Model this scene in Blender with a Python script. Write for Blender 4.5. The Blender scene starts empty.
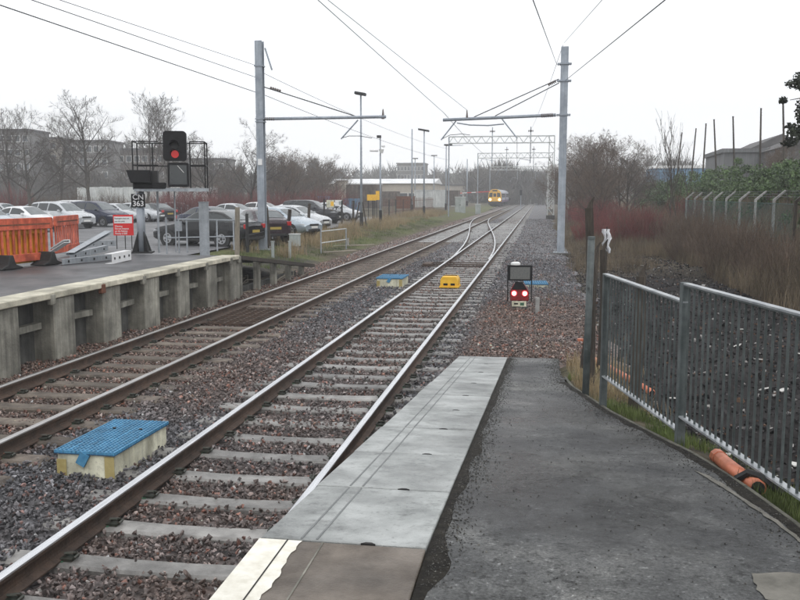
import bpy, bmesh, math, random
import numpy as np
from mathutils import Vector, Matrix

# ------------------------------------------------------------------ camera, sky, sun, exposure
scene = bpy.context.scene
COL = scene.collection
FOC, YAW, PITCH, EYE = 878.0, math.radians(9.03), math.radians(6.82), 2.56   # focal length in photo pixels (800 wide)
cam_data = bpy.data.cameras.new('camera')
cam_data.sensor_width = 36.0
cam_data.lens = FOC / 800.0 * 36.0
cam_data.clip_start = 0.05
cam_data.clip_end = 6000.0
cam = bpy.data.objects.new('camera', cam_data)
COL.objects.link(cam)
cam.location = (0, 0, EYE)
cam.rotation_euler = (math.pi / 2 - PITCH, 0, YAW)
scene.camera = cam

SUN_EL, SUN_AZ = math.radians(48), math.radians(150)
world = bpy.data.worlds.new('World')
scene.world = world
world.use_nodes = True
wn, wl = world.node_tree.nodes, world.node_tree.links
wn.clear()
w_out = wn.new('ShaderNodeOutputWorld')
w_bg = wn.new('ShaderNodeBackground')
w_sky = wn.new('ShaderNodeTexSky')
w_sky.sky_type = 'NISHITA'
w_sky.sun_disc = False
w_sky.sun_elevation = SUN_EL
w_sky.sun_rotation = SUN_AZ
w_sky.dust_density = 4.0
w_mix = wn.new('ShaderNodeMix')
w_mix.data_type = 'RGBA'
w_mix.inputs[0].default_value = 0.9                      # closed cloud layer over the sky
w_mix.inputs[7].default_value = (14.4, 14.6, 14.9, 1)
wl.new(w_sky.outputs[0], w_mix.inputs[6])
wl.new(w_mix.outputs[2], w_bg.inputs[0])
w_bg.inputs[1].default_value = 0.1
wl.new(w_bg.outputs[0], w_out.inputs[0])

sun_data = bpy.data.lights.new('sun', 'SUN')
sun_data.energy = 0.7
sun_data.angle = math.radians(25)
sun_data.color = (1.0, 0.96, 0.9)
sun = bpy.data.objects.new('sun', sun_data)
COL.objects.link(sun)
sun.rotation_euler = (math.pi / 2 - SUN_EL, 0, math.pi - SUN_AZ)

scene.view_settings.view_transform = 'Standard'
scene.view_settings.look = 'None'
scene.view_settings.exposure = -0.12
scene.view_settings.gamma = 1.0
scene.view_settings.use_curve_mapping = False
scene.cycles.use_denoising = True
scene.cycles.max_bounces = 6
scene.cycles.diffuse_bounces = 3
scene.cycles.glossy_bounces = 3
scene.cycles.transparent_max_bounces = 8
scene.cycles.volume_bounces = 2

rng = random.Random(7)
nrg = np.random.default_rng(11)

# ------------------------------------------------------------------ pixel -> world helpers (distance always from a surface touched)
_fw = np.array([-math.sin(YAW) * math.cos(PITCH), math.cos(YAW) * math.cos(PITCH), -math.sin(PITCH)])
_rt = np.array([math.cos(YAW), math.sin(YAW), 0.0])
_up = np.cross(_rt, _fw)
_C = np.array([0, 0, EYE])
def ray(px, py): return _fw + _rt * (px - 400) / FOC - _up * (py - 300) / FOC
def PZ(px, py, z):
    d = ray(px, py); return Vector(_C + d * ((z - EYE) / d[2]))
def PY(px, py, Y):
    d = ray(px, py); return Vector(_C + d * (Y / d[1]))
def PX(px, py, X):
    d = ray(px, py); return Vector(_C + d * (X / d[0]))
def in_view(x, y, z, m=60):
    vx, vy, vz = x, y, z - EYE
    k = vx * _fw[0] + vy * _fw[1] + vz * _fw[2]
    u = 400 + FOC * (vx * _rt[0] + vy * _rt[1]) / np.maximum(k, .01)
    v = 300 - FOC * (vx * _up[0] + vy * _up[1] + vz * _up[2]) / np.maximum(k, .01)
    return (k > .2) & (u > -m) & (u < 800 + m) & (v < 600 + m) & (v > -m)

# ------------------------------------------------------------------ materials
def new_mat(name):
    m = bpy.data.materials.new(name); m.use_nodes = True
    nt = m.node_tree
    return m, nt, nt.nodes['Principled BSDF']

def pmat(name, c1, c2=None, c3=None, scale=4.0, rough=.6, rough2=None, bump=0.0, bscale=40.0, metal=0.0, rand=0.0,
         coat=0.0, detail=6.0, big=0.0, bigscale=.6, emit=None, estr=1.0, stretch=None, attr=None, spec=.5, world=False,
         contrast=(.35, .65), streak=0.0, grime=0.0):
    """Procedural principled material: two/three tone noise, large blotches, per-object variation, bump."""
    m, nt, b = new_mat(name)
    N, L = nt.nodes, nt.links
    if world:
        co = N.new('ShaderNodeNewGeometry').outputs['Position']
    else:
        co = N.new('ShaderNodeTexCoord').outputs['Object']
    oi = N.new('ShaderNodeObjectInfo')
    if not world:
        va = N.new('ShaderNodeVectorMath'); va.operation = 'ADD'
        vs = N.new('ShaderNodeVectorMath'); vs.operation = 'SCALE'
        cx = N.new('ShaderNodeCombineXYZ')
        for k in range(3): L.new(oi.outputs['Random'], cx.inputs[k])
        L.new(cx.outputs[0], vs.inputs[0]); vs.inputs['Scale'].default_value = 37.0
        L.new(co, va.inputs[0]); L.new(vs.outputs[0], va.inputs[1]); co = va.outputs[0]
    if stretch:
        mp = N.new('ShaderNodeMapping'); mp.inputs['Scale'].default_value = stretch
        L.new(co, mp.inputs[0]); cs = mp.outputs[0]
    else: cs = co
    n1 = N.new('ShaderNodeTexNoise'); n1.inputs['Scale'].default_value = scale; n1.inputs['Detail'].default_value = detail
    n1.inputs['Roughness'].default_value = .65
    L.new(cs, n1.inputs['Vector'])
    rp = N.new('ShaderNodeValToRGB')
    rp.color_ramp.elements[0].position = contrast[0]; rp.color_ramp.elements[1].position = contrast[1]
    c2 = c2 or c1
    rp.color_ramp.elements[0].color = (*c1, 1); rp.color_ramp.elements[1].color = (*c2, 1)
    if c3:
        e = rp.color_ramp.elements.new(min(.97, contrast[1] + .15)); e.color = (*c3, 1)
    L.new(n1.outputs[0], rp.inputs[0])
    col = rp.outputs[0]
    def mul(col, val_socket, lo, hi):
        mr = N.new('ShaderNodeMapRange'); mr.inputs['To Min'].default_value = lo; mr.inputs['To Max'].default_value = hi
        L.new(val_socket, mr.inputs[0])
        mx = N.new('ShaderNodeMix'); mx.data_type = 'RGBA'; mx.blend_type = 'MULTIPLY'; mx.inputs[0].default_value = 1
        L.new(col, mx.inputs[6]); L.new(mr.outputs[0], mx.inputs[7]); return mx.outputs[2]
    if attr:
        at = N.new('ShaderNodeAttribute'); at.attribute_name = attr
        mx = N.new('ShaderNodeMix'); mx.data_type = 'RGBA'; mx.blend_type = 'MULTIPLY'; mx.inputs[0].default_value = 1
        L.new(col, mx.inputs[6]); L.new(at.outputs['Color'], mx.inputs[7]); col = mx.outputs[2]
    if big:
        n2 = N.new('ShaderNodeTexNoise'); n2.inputs['Scale'].default_value = bigscale; n2.inputs['Detail'].default_value = 5
        L.new(co, n2.inputs['Vector'])
        mr0 = N.new('ShaderNodeMapRange'); mr0.inputs[1].default_value = .35; mr0.inputs[2].default_value = .65
        L.new(n2.outputs[0], mr0.inputs[0])
        col = mul(col, mr0.outputs[0], 1 - big, 1 + big)
    if streak:
        mp2 = N.new('ShaderNodeMapping'); mp2.inputs['Scale'].default_value = (9, 9, .5)
        L.new(co, mp2.inputs[0])
        n4 = N.new('ShaderNodeTexNoise'); n4.inputs['Scale'].default_value = 1.5; n4.inputs['Detail'].default_value = 4
        L.new(mp2.outputs[0], n4.inputs['Vector'])
        mr4 = N.new('ShaderNodeMapRange'); mr4.inputs[1].default_value = .35; mr4.inputs[2].default_value = .7
        L.new(n4.outputs[0], mr4.inputs[0])
        col = mul(col, mr4.outputs[0], 1 - streak, 1 + streak * .4)
    if grime:
        n6 = N.new('ShaderNodeTexNoise'); n6.inputs['Scale'].default_value = 7; n6.inputs['Detail'].default_value = 9; n6.inputs['Roughness'].default_value = .75
        L.new(co, n6.inputs['Vector'])
        mr6 = N.new('ShaderNodeMapRange'); mr6.inputs[1].default_value = .30; mr6.inputs[2].default_value = .47
        L.new(n6.outputs[0], mr6.inputs[0]); col = mul(col, mr6.outputs[0], 1 - grime, 1.0)
        n7 = N.new('ShaderNodeTexNoise'); n7.inputs['Scale'].default_value = 45; n7.inputs['Detail'].default_value = 4
        L.new(co, n7.inputs['Vector'])
        mr7 = N.new('ShaderNodeMapRange'); mr7.inputs[1].default_value = .30; mr7.inputs[2].default_value = .42
        L.new(n7.outputs[0], mr7.inputs[0]); col = mul(col, mr7.outputs[0], 1 - grime * .6, 1.0)
    if rand: col = mul(col, oi.outputs['Random'], 1 - rand, 1 + rand)
    L.new(col, b.inputs['Base Color'])
    b.inputs['Roughness'].default_value = rough
    if rough2 is not None:
        n3 = N.new('ShaderNodeTexNoise'); n3.inputs['Scale'].default_value = max(bigscale * 1.7, .8); n3.inputs['Detail'].default_value = 6
        L.new(co, n3.inputs['Vector'])
        mr = N.new('ShaderNodeMapRange'); mr.inputs[1].default_value = .35; mr.inputs[2].default_value = .65
        mr.inputs['To Min'].default_value = rough; mr.inputs['To Max'].default_value = rough2
        L.new(n3.outputs[0], mr.inputs[0]); L.new(mr.outputs[0], b.inputs['Roughness'])
    b.inputs['Metallic'].default_value = metal
    b.inputs['Coat Weight'].default_value = coat
    b.inputs['Coat Roughness'].default_value = .08
    b.inputs['Specular IOR Level'].default_value = spec
    if bump:
        nb = N.new('ShaderNodeTexNoise'); nb.inputs['Scale'].default_value = bscale; nb.inputs['Detail'].default_value = 8
        L.new(cs if stretch else co, nb.inputs['Vector'])
        bp = N.new('ShaderNodeBump'); bp.inputs['Strength'].default_value = bump; bp.inputs['Distance'].default_value = .02
        L.new(nb.outputs[0], bp.inputs['Height']); L.new(bp.outputs[0], b.inputs['Normal'])
    if emit:
        b.inputs['Emission Color'].default_value = (*emit, 1); b.inputs['Emission Strength'].default_value = estr
    return m

M = {}
M['galv'] = pmat('galvanised_steel', (.30, .33, .36), (.42, .45, .48), scale=9, rough=.42, rough2=.6, metal=.35, bump=.1, big=.15, streak=.15)
M['mast'] = pmat('mast_steel', (.28, .32, .37), (.40, .44, .49), scale=3, rough=.5, rough2=.65, metal=.25, bump=.08, big=.12, streak=.18)
M['fence_green'] = pmat('weathered_fence_steel', (.045, .056, .056), (.105, .122, .122), scale=7, rough=.45, rough2=.65, metal=.2, bump=.15, big=.2, rand=.1)
M['fence_top'] = pmat('worn_rail_steel', (.27, .29, .31), (.44, .46, .47), scale=9, rough=.3, rough2=.45, metal=.4, bump=.1)
M['rail_side'] = pmat('rail_web_rust', (.040, .026, .019), (.085, .052, .036), scale=8, rough=.75, bump=.3, big=.25)
M['rail_head'] = pmat('polished_rail_head', (.55, .56, .58), (.75, .76, .78), scale=3, rough=.2, rough2=.33, metal=.95, stretch=(6, .4, 1))
M['rail_head_worn'] = pmat('dull_rail_head', (.36, .34, .33), (.58, .57, .56), scale=3, rough=.28, rough2=.42, metal=.85, stretch=(6, .4, 1))
M['sleeper'] = pmat('concrete_sleeper', (.150, .145, .138), (.27, .262, .25), scale=6, rough=.48, bump=.4, bscale=60, big=.25, bigscale=1.6, rand=.16)
M['sleeper_brown'] = pmat('dirty_sleeper', (.085, .070, .058), (.18, .15, .122), scale=5, rough=.8, bump=.4, bscale=50, big=.3, bigscale=1.4, rand=.2)
M['bearer'] = pmat('wet_timber_bearer', (.20, .20, .20), (.36, .36, .35), scale=5, rough=.45, bump=.4, bscale=30, big=.2, rand=.2, stretch=(1, 6, 6))
M['clip'] = pmat('rail_clip', (.03, .045, .035), (.07, .06, .05), scale=30, rough=.5, metal=.4)
M['pad'] = pmat('green_pad', (.03, .10, .06), (.05, .14, .08), scale=30, rough=.5)
M['slab'] = pmat('ramp_slab', (.20, .212, .208), (.36, .375, .368), scale=3.2, rough=.32, rough2=.6, bump=.3, bscale=120, big=.22, bigscale=1.6, rand=.10, contrast=(.30, .62), grime=.5)
M['slab_brown'] = pmat('old_coping', (.075, .060, .047), (.165, .140, .116), scale=5, rough=.5, rough2=.7, bump=.3, bscale=90, big=.25, bigscale=2)
M['white_paint'] = pmat('worn_white_paint', (.62, .59, .50), (.80, .78, .70), scale=14, rough=.6, bump=.2, big=.1, contrast=(.3, .6))
M['edging'] = pmat('mossy_edging', (.055, .055, .042), (.13, .125, .10), scale=8, rough=.85, bump=.4, big=.3, bigscale=2.5)
M['score'] = pmat('scored_slab', (.15, .16, .16), (.21, .22, .22), scale=6, rough=.7)
M['joint'] = pmat('dark_joint', (.012, .012, .013), (.03, .028, .026), scale=20, rough=.9)
M['concrete'] = pmat('platform_concrete', (.17, .165, .14), (.33, .32, .275), scale=3.2, rough=.85, bump=.4, bscale=30, big=.3, bigscale=1.3, streak=.35, rand=.12)
M['concrete_dark'] = pmat('dark_concrete', (.058, .058, .055), (.115, .115, .106), scale=3, rough=.85, bump=.4, bscale=25, big=.3, bigscale=1.1, streak=.3)  # dark tone also carries the recess shade of the far platform's back wall
M['coping'] = pmat('pale_coping', (.36, .34, .27), (.56, .53, .43), scale=5, rough=.75, bump=.3, bscale=40, big=.25, bigscale=1.7, rand=.1)
M['rust'] = pmat('rust', (.09, .035, .02), (.19, .075, .04), scale=12, rough=.85, bump=.4, big=.3)
M['black'] = pmat('black_paint', (.006, .006, .007), (.013, .013, .015), scale=9, rough=.4, rough2=.55, spec=.25)
M['black_rubber'] = pmat('black_rubber', (.012, .012, .012), (.03, .03, .03), scale=15, rough=.75, bump=.2)
M['orange_plastic'] = pmat('orange_plastic', (.50, .085, .04), (.66, .14, .07), scale=5, rough=.5, rough2=.65, bump=.1, big=.28, bigscale=2.5, rand=.06, streak=.25, grime=.35)
M['yellow_plastic'] = pmat('yellow_plastic', (.72, .34, .02), (.85, .45, .04), scale=5, rough=.5, big=.2, bigscale=2)
M['orange_pipe'] = pmat('clay_duct', (.46, .13, .065), (.64, .22, .12), scale=6, rough=.45, big=.25, bigscale=4, bump=.1)
M['yellow'] = pmat('yellow_paint', (.78, .42, .02), (.90, .55, .04), scale=6, rough=.45, big=.12)
M['cream'] = pmat('cream_grp', (.58, .56, .42), (.76, .75, .60), scale=5, rough=.6, big=.25, bigscale=3, bump=.15, streak=.3, grime=.35)
M['tan_patch'] = pmat('stained_grp', (.34, .27, .10), (.46, .38, .17), scale=8, rough=.7)
M['blue_grate'] = pmat('blue_grating', (.045, .185, .34), (.09, .28, .45), scale=9, rough=.55, big=.3, bigscale=3.5)
M['blue_shade'] = pmat('blue_grating_shade', (.012, .06, .13), (.02, .09, .18), scale=9, rough=.6)  # darker copy of the grating blue: shade between the bars, put into the colour
M['red_sign'] = pmat('red_sign', (.62, .02, .025), (.70, .03, .03), scale=4, rough=.4)
M['white_sign'] = pmat('white_sign', (.72, .73, .74), (.80, .80, .80), scale=4, rough=.4)
M['red_body'] = pmat('dark_red_enamel', (.16, .010, .012), (.24, .015, .018), scale=8, rough=.35)
M['lamp_red'] = pmat('lit_red_lens', (.35, .01, .01), rough=.2, emit=(1.0, .03, .03), estr=.30)
M['lamp_spot'] = pmat('lit_spot_lens', (.9, .5, .5), rough=.2, emit=(1.0, .62, .60), estr=9.0)
M['lamp_ring'] = pmat('lit_spot_ring', (.8, .05, .05), rough=.3, emit=(1.0, .05, .06), estr=2.4)
M['headlamp'] = pmat('lit_headlamp', (.9, .9, .85), rough=.2, emit=(1.0, .95, .8), estr=14.0)
M['wood'] = pmat('weathered_timber', (.028, .023, .018), (.075, .062, .050), scale=6, rough=.9, bump=.5, bscale=30, stretch=(6, 6, .8), big=.25)
M['wood_pale'] = pmat('grey_timber', (.16, .14, .11), (.27, .24, .19), scale=6, rough=.9, bump=.5, bscale=30, stretch=(6, 6, .8), big=.25)
M['conc_post'] = pmat('concrete_post', (.24, .24, .23), (.36, .36, .35), scale=8, rough=.85, bump=.3, big=.2)
M['wire'] = pmat('wire', (.05, .055, .06), (.09, .095, .1), scale=10, rough=.5, metal=.5)
M['wire_green'] = pmat('coated_wire', (.035, .10, .10), (.05, .13, .13), scale=10, rough=.5)
M['ins'] = pmat('insulator', (.10, .075, .07), (.16, .13, .12), scale=10, rough=.3)
M['bark'] = pmat('bark', (.035, .030, .026), (.08, .07, .058), scale=9, rough=.95, bump=.4, big=.2)
M['twig'] = pmat('twig', (.040, .033, .028), (.085, .068, .056), scale=3, rough=.95, big=.2)
M['twig_brown'] = pmat('brown_twig', (.078, .056, .042), (.15, .11, .082), scale=2, rough=.95, big=.25)
M['twig_red'] = pmat('red_twig', (.10, .026, .026), (.19, .055, .048), scale=1.5, rough=.8, big=.3, rand=.15)
M['straw'] = pmat('dry_grass', (.20, .15, .085), (.38, .30, .18), scale=1.6, rough=.9, big=.3, bigscale=.5, world=True)
M['reed'] = pmat('dead_reed', (.085, .066, .045), (.20, .158, .105), scale=1.3, rough=.9, big=.35, bigscale=.5, world=True)
M['grass'] = pmat('green_grass', (.055, .085, .022), (.12, .15, .045), scale=2.0, rough=.85, big=.3, bigscale=.8, world=True)
M['leaf'] = pmat('evergreen_leaf', (.030, .062, .018), (.085, .145, .038), scale=2.4, rough=.55, big=.4, bigscale=.9, world=True)
M['leaf_dark'] = pmat('dark_leaf', (.012, .018, .010), (.03, .042, .018), scale=2.4, rough=.55, big=.3, world=True)
M['wood_mass'] = pmat('far_wood', (.060, .053, .046), (.11, .097, .08), scale=.12, rough=1, big=.3, bigscale=.03, world=True)
M['hill'] = pmat('far_hill', (.055, .058, .045), (.10, .10, .075), scale=.03, rough=1, big=.3, bigscale=.008, world=True)
M['carpark'] = pmat('car_park_asphalt', (.085, .085, .09), (.15, .15, .155), scale=3, rough=.5, rough2=.7, bump=.3, bscale=60, big=.25, bigscale=.25, world=True)
M['plat_asphalt'] = pmat('platform_asphalt', (.042, .042, .045), (.085, .085, .09), scale=4, rough=.38, rough2=.6, bump=.3, bscale=60, big=.3, bigscale=.35, world=True)
M['tyre'] = pmat('tyre', (.012, .012, .012), (.025, .025, .025), scale=20, rough=.8)
M['rim'] = pmat('wheel_rim', (.35, .36, .38), (.48, .49, .5), scale=9, rough=.3, metal=.8)
M['car_glass'] = pmat('car_glass', (.015, .02, .022), (.02, .026, .028), scale=3, rough=.06, spec=.7)
M['screen_glass'] = pmat('windscreen_glass', (.05, .065, .07), (.10, .12, .125), scale=2, rough=.08, spec=.9)
M['trim'] = pmat('black_trim', (.012, .012, .013), (.02, .02, .02), scale=9, rough=.6)
M['tail'] = pmat('tail_lens', (.42, .015, .015), (.5, .03, .03), scale=9, rough=.2, coat=.6)
M['lens'] = pmat('clear_lens', (.45, .47, .5), (.6, .62, .65), scale=20, rough=.12, coat=.6)
M['plate_y'] = pmat('yellow_plate', (.42, .31, .06), rough=.5)
M['plate_w'] = pmat('white_plate', (.7, .7, .68), rough=.5)
M['bag'] = pmat('plastic_sheet', (.62, .64, .68), (.80, .81, .84), scale=8, rough=.35, bump=.3)
M['litter'] = pmat('pale_litter', (.45, .44, .42), (.7, .69, .66), scale=8, rough=.7, rand=.2)
M['wallgrey'] = pmat('grey_render', (.15, .145, .14), (.22, .21, .20), scale=.5, rough=.9, big=.2, bigscale=.12, streak=.2)
M['wallbeige'] = pmat('beige_cladding', (.36, .32, .27), (.46, .42, .36), scale=.5, rough=.8, big=.15, bigscale=.1)
M['roofwhite'] = pmat('pale_roof', (.68, .69, .70), (.80, .81, .82), scale=.4, rough=.5, big=.08)
M['roofdark'] = pmat('dark_roof', (.055, .052, .052), (.10, .095, .095), scale=.7, rough=.8, big=.2)
M['shed'] = pmat('shed_cladding', (.10, .105, .11), (.16, .165, .17), scale=.7, rough=.7, big=.15, stretch=(8, 8, .4))
M['bluewall'] = pmat('blue_cladding', (.10, .22, .36), (.15, .29, .44), scale=.7, rough=.6, big=.15)
M['winpane'] = pmat('window_pane', (.05, .06, .07), (.10, .11, .12), scale=.5, rough=.12, rand=.4)
M['winframe'] = pmat('window_frame', (.55, .55, .53), (.7, .7, .68), scale=2, rough=.6)
M['lightgrey'] = pmat('light_grey_paint', (.50, .53, .53), (.62, .64, .63), scale=2, rough=.5, big=.12, streak=.2)
M['cabinet'] = pmat('grey_cabinet', (.30, .34, .33), (.40, .43, .42), scale=2, rough=.5, big=.15, streak=.2)
M['train_yellow'] = pmat('train_yellow', (.68, .36, .02), (.78, .46, .04), scale=2, rough=.4, big=.1)
M['train_side'] = pmat('train_side', (.36, .37, .42), (.46, .47, .52), scale=1, rough=.4, big=.1)
M['train_dark'] = pmat('train_underframe', (.02, .02, .022), (.04, .04, .04), scale=3, rough=.8)
M['train_purple'] = pmat('train_band', (.08, .03, .10), (.11, .05, .13), scale=2, rough=.4)
M['clutter'] = pmat('yard_clutter', (.06, .05, .045), (.15, .12, .10), scale=2, rough=.85, big=.3)
M['beacon'] = pmat('white_cap', (.62, .63, .62), (.78, .79, .78), scale=9, rough=.4)
M['mesh_screen'] = pmat('grey_louvre', (.10, .105, .10), (.15, .155, .15), scale=30, rough=.6)

def stone_mat(name, rough, spec=.4):
    m, nt, b = new_mat(name)
    N, L = nt.nodes, nt.links
    at = N.new('ShaderNodeAttribute'); at.attribute_name = 'stone_col'
    geo = N.new('ShaderNodeNewGeometry')
    n = N.new('ShaderNodeTexNoise'); n.inputs['Scale'].default_value = 45; n.inputs['Detail'].default_value = 6
    L.new(geo.outputs['Position'], n.inputs['Vector'])
    mr = N.new('ShaderNodeMapRange'); mr.inputs[1].default_value = .3; mr.inputs[2].default_value = .7
    mr.inputs['To Min'].default_value = .72; mr.inputs['To Max'].default_value = 1.28
    L.new(n.outputs[0], mr.inputs[0])
    mx = N.new('ShaderNodeMix'); mx.data_type = 'RGBA'; mx.blend_type = 'MULTIPLY'; mx.inputs[0].default_value = 1
    L.new(at.outputs['Color'], mx.inputs[6]); L.new(mr.outputs[0], mx.inputs[7]); L.new(mx.outputs[2], b.inputs['Base Color'])
    b.inputs['Roughness'].default_value = rough; b.inputs['Specular IOR Level'].default_value = spec
    bp = N.new('ShaderNodeBump'); bp.inputs['Strength'].default_value = .35; bp.inputs['Distance'].default_value = .01
    L.new(n.outputs[0], bp.inputs['Height']); L.new(bp.outputs[0], b.inputs['Normal'])
    return m
M['stone'] = stone_mat('ballast_stone', .5)
M['stone_dark'] = stone_mat('ash_rubble', .85, .2)

def ballast_mat():
    """Trackbed sheet: cellular stone pattern tinted by the vertex colour (kind of stone), seen between and beyond the built stones."""
    m, nt, b = new_mat('trackbed_ballast')
    N, L = nt.nodes, nt.links
    geo = N.new('ShaderNodeNewGeometry')
    at = N.new('ShaderNodeAttribute'); at.attribute_name = 'soil'
    v = N.new('ShaderNodeTexVoronoi'); v.inputs['Scale'].default_value = 16; v.inputs['Randomness'].default_value = 1
    L.new(geo.outputs['Position'], v.inputs['Vector'])
    sep = N.new('ShaderNodeSeparateColor'); L.new(v.outputs['Color'], sep.inputs[0])
    mr = N.new('ShaderNodeMapRange'); mr.inputs['To Min'].default_value = .35; mr.inputs['To Max'].default_value = 1.75
    L.new(sep.outputs[0], mr.inputs[0])
    mx = N.new('ShaderNodeMix'); mx.data_type = 'RGBA'; mx.blend_type = 'MULTIPLY'; mx.inputs[0].default_value = 1
    L.new(at.outputs['Color'], mx.inputs[6]); L.new(mr.outputs[0], mx.inputs[7])
    n = N.new('ShaderNodeTexNoise'); n.inputs['Scale'].default_value = .9; n.inputs['Detail'].default_value = 6
    L.new(geo.outputs['Position'], n.inputs['Vector'])
    mr2 = N.new('ShaderNodeMapRange'); mr2.inputs[1].default_value = .3; mr2.inputs[2].default_value = .7
    mr2.inputs['To Min'].default_value = .7; mr2.inputs['To Max'].default_value = 1.3
    L.new(n.outputs[0], mr2.inputs[0])
    mx2 = N.new('ShaderNodeMix'); mx2.data_type = 'RGBA'; mx2.blend_type = 'MULTIPLY'; mx2.inputs[0].default_value = 1
    L.new(mx.outputs[2], mx2.inputs[6]); L.new(mr2.outputs[0], mx2.inputs[7])
    n5 = N.new('ShaderNodeTexNoise'); n5.inputs['Scale'].default_value = 6; n5.inputs['Detail'].default_value = 7; n5.inputs['Roughness'].default_value = .8
    L.new(geo.outputs['Position'], n5.inputs['Vector'])
    mr5 = N.new('ShaderNodeMapRange'); mr5.inputs[1].default_value = .36; mr5.inputs[2].default_value = .66
    mr5.inputs['To Min'].default_value = .45; mr5.inputs['To Max'].default_value = 1.75
    L.new(n5.outputs[0], mr5.inputs[0])
    mx5 = N.new('ShaderNodeMix'); mx5.data_type = 'RGBA'; mx5.blend_type = 'MULTIPLY'; mx5.inputs[0].default_value = 1
    L.new(mx2.outputs[2], mx5.inputs[6]); L.new(mr5.outputs[0], mx5.inputs[7])
    L.new(mx5.outputs[2], b.inputs['Base Color'])
    b.inputs['Roughness'].default_value = .6
    bp = N.new('ShaderNodeBump'); bp.inputs['Strength'].default_value = .9; bp.inputs['Distance'].default_value = .03; bp.invert = True
    L.new(v.outputs['Distance'], bp.inputs['Height']); L.new(bp.outputs[0], b.inputs['Normal'])
    return m
M['trackbed'] = ballast_mat()

def ground_mat():
    m, nt, b = new_mat('ground_soil')
    N, L = nt.nodes, nt.links
    geo = N.new('ShaderNodeNewGeometry')
    at = N.new('ShaderNodeAttribute'); at.attribute_name = 'soil'
    n = N.new('ShaderNodeTexNoise'); n.inputs['Scale'].default_value = 5; n.inputs['Detail'].default_value = 10; n.inputs['Roughness'].default_value = .75
    L.new(geo.outputs['Position'], n.inputs['Vector'])
    mr = N.new('ShaderNodeMapRange'); mr.inputs[1].default_value = .35; mr.inputs[2].default_value = .65
    mr.inputs['To Min'].default_value = .45; mr.inputs['To Max'].default_value = 1.5
    L.new(n.outputs[0], mr.inputs[0])
    mx = N.new('ShaderNodeMix'); mx.data_type = 'RGBA'; mx.blend_type = 'MULTIPLY'; mx.inputs[0].default_value = 1
    L.new(at.outputs['Color'], mx.inputs[6]); L.new(mr.outputs[0], mx.inputs[7]); L.new(mx.outputs[2], b.inputs['Base Color'])
    b.inputs['Roughness'].default_value = .9; b.inputs['Specular IOR Level'].default_value = .25
    bp = N.new('ShaderNodeBump'); bp.inputs['Strength'].default_value = .8; bp.inputs['Distance'].default_value = .06
    L.new(n.outputs[0], bp.inputs['Height']); L.new(bp.outputs[0], b.inputs['Normal'])
    return m
M['ground'] = ground_mat()

def path_mat():
    """Worn wet tarmac: aggregate grain, darker damp patches, paler worn areas, hairline cracks."""
    m, nt, b = new_mat('worn_tarmac')
    N, L = nt.nodes, nt.links
    geo = N.new('ShaderNodeNewGeometry'); P = geo.outputs['Position']
    def noise(s, d=8, r=.6):
        n = N.new('ShaderNodeTexNoise'); n.inputs['Scale'].default_value = s; n.inputs['Detail'].default_value = d; n.inputs['Roughness'].default_value = r
        L.new(P, n.inputs['Vector']); return n.outputs[0]
    def ramp(val, stops):
        r = N.new('ShaderNodeValToRGB')
        while len(r.color_ramp.elements) < len(stops): r.color_ramp.elements.new(.5)
        for e, (p, c) in zip(r.color_ramp.elements, stops): e.position = p; e.color = (*c, 1) if isinstance(c, tuple) else (c, c, c, 1)
        L.new(val, r.inputs[0]); return r.outputs[0]
    def mult(a, c, f=1.0):
        mx = N.new('ShaderNodeMix'); mx.data_type = 'RGBA'; mx.blend_type = 'MULTIPLY'; mx.inputs[0].default_value = f
        L.new(a, mx.inputs[6]); L.new(c, mx.inputs[7]); return mx.outputs[2]
    base = ramp(noise(1.3, 9, .62), [(.30, (.026, .027, .029)), (.45, (.058, .060, .061)), (.58, (.105, .107, .105)), (.72, (.19, .19, .18))])
    grain = ramp(noise(70, 4, .85), [(.32, .30), (.5, 1.0), (.70, 1.9)])
    mid = ramp(noise(5.5, 7, .7), [(.34, .58), (.5, 1.0), (.68, 1.4)])
    col = mult(mult(base, grain), mid)
    pits = ramp(noise(22, 6, .75), [(.38, .28), (.45, 1.0), (1.0, 1.0)])
    col = mult(col, pits)
    v = N.new('ShaderNodeTexVoronoi'); v.feature = 'DISTANCE_TO_EDGE'; v.inputs['Scale'].default_value = .75
    nz = N.new('ShaderNodeTexNoise'); nz.inputs['Scale'].default_value = 3.0; nz.inputs['Detail'].default_value = 6; L.new(P, nz.inputs['Vector'])
    va = N.new('ShaderNodeVectorMath'); va.operation = 'MULTIPLY_ADD'; va.inputs[1].default_value = (.5, .5, .5)
    L.new(nz.outputs['Color'], va.inputs[0]); L.new(P, va.inputs[2]); L.new(va.outputs[0], v.inputs['Vector'])
    crack = ramp(v.outputs['Distance'], [(.0, .45), (.007, 1.0), (1.0, 1.0)])
    col = mult(col, crack, .95)
    damp = ramp(noise(.55, 5, .55), [(.40, .62), (.52, 1.0), (1.0, 1.0)])
    col = mult(col, damp)
    chips = ramp(noise(34, 3, .7), [(.0, 1.0), (.60, 1.0), (.68, 2.3)])
    col = mult(col, chips)
    L.new(col, b.inputs['Base Color'])
    rr = ramp(noise(.55, 5, .55), [(.40, .26), (.52, .55), (.7, .7)])
    L.new(rr, b.inputs['Roughness'])
    bp = N.new('ShaderNodeBump'); bp.inputs['Strength'].default_value = .5; bp.inputs['Distance'].default_value = .012
    L.new(grain, bp.inputs['Height']); L.new(bp.outputs[0], b.inputs['Normal'])
    return m
M['path'] = path_mat()
M['dirt'] = pmat('damp_dirt', (.009, .008, .007), (.028, .025, .020), scale=14, rough=.9, spec=.2, bump=.6, bscale=60, world=True)

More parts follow.
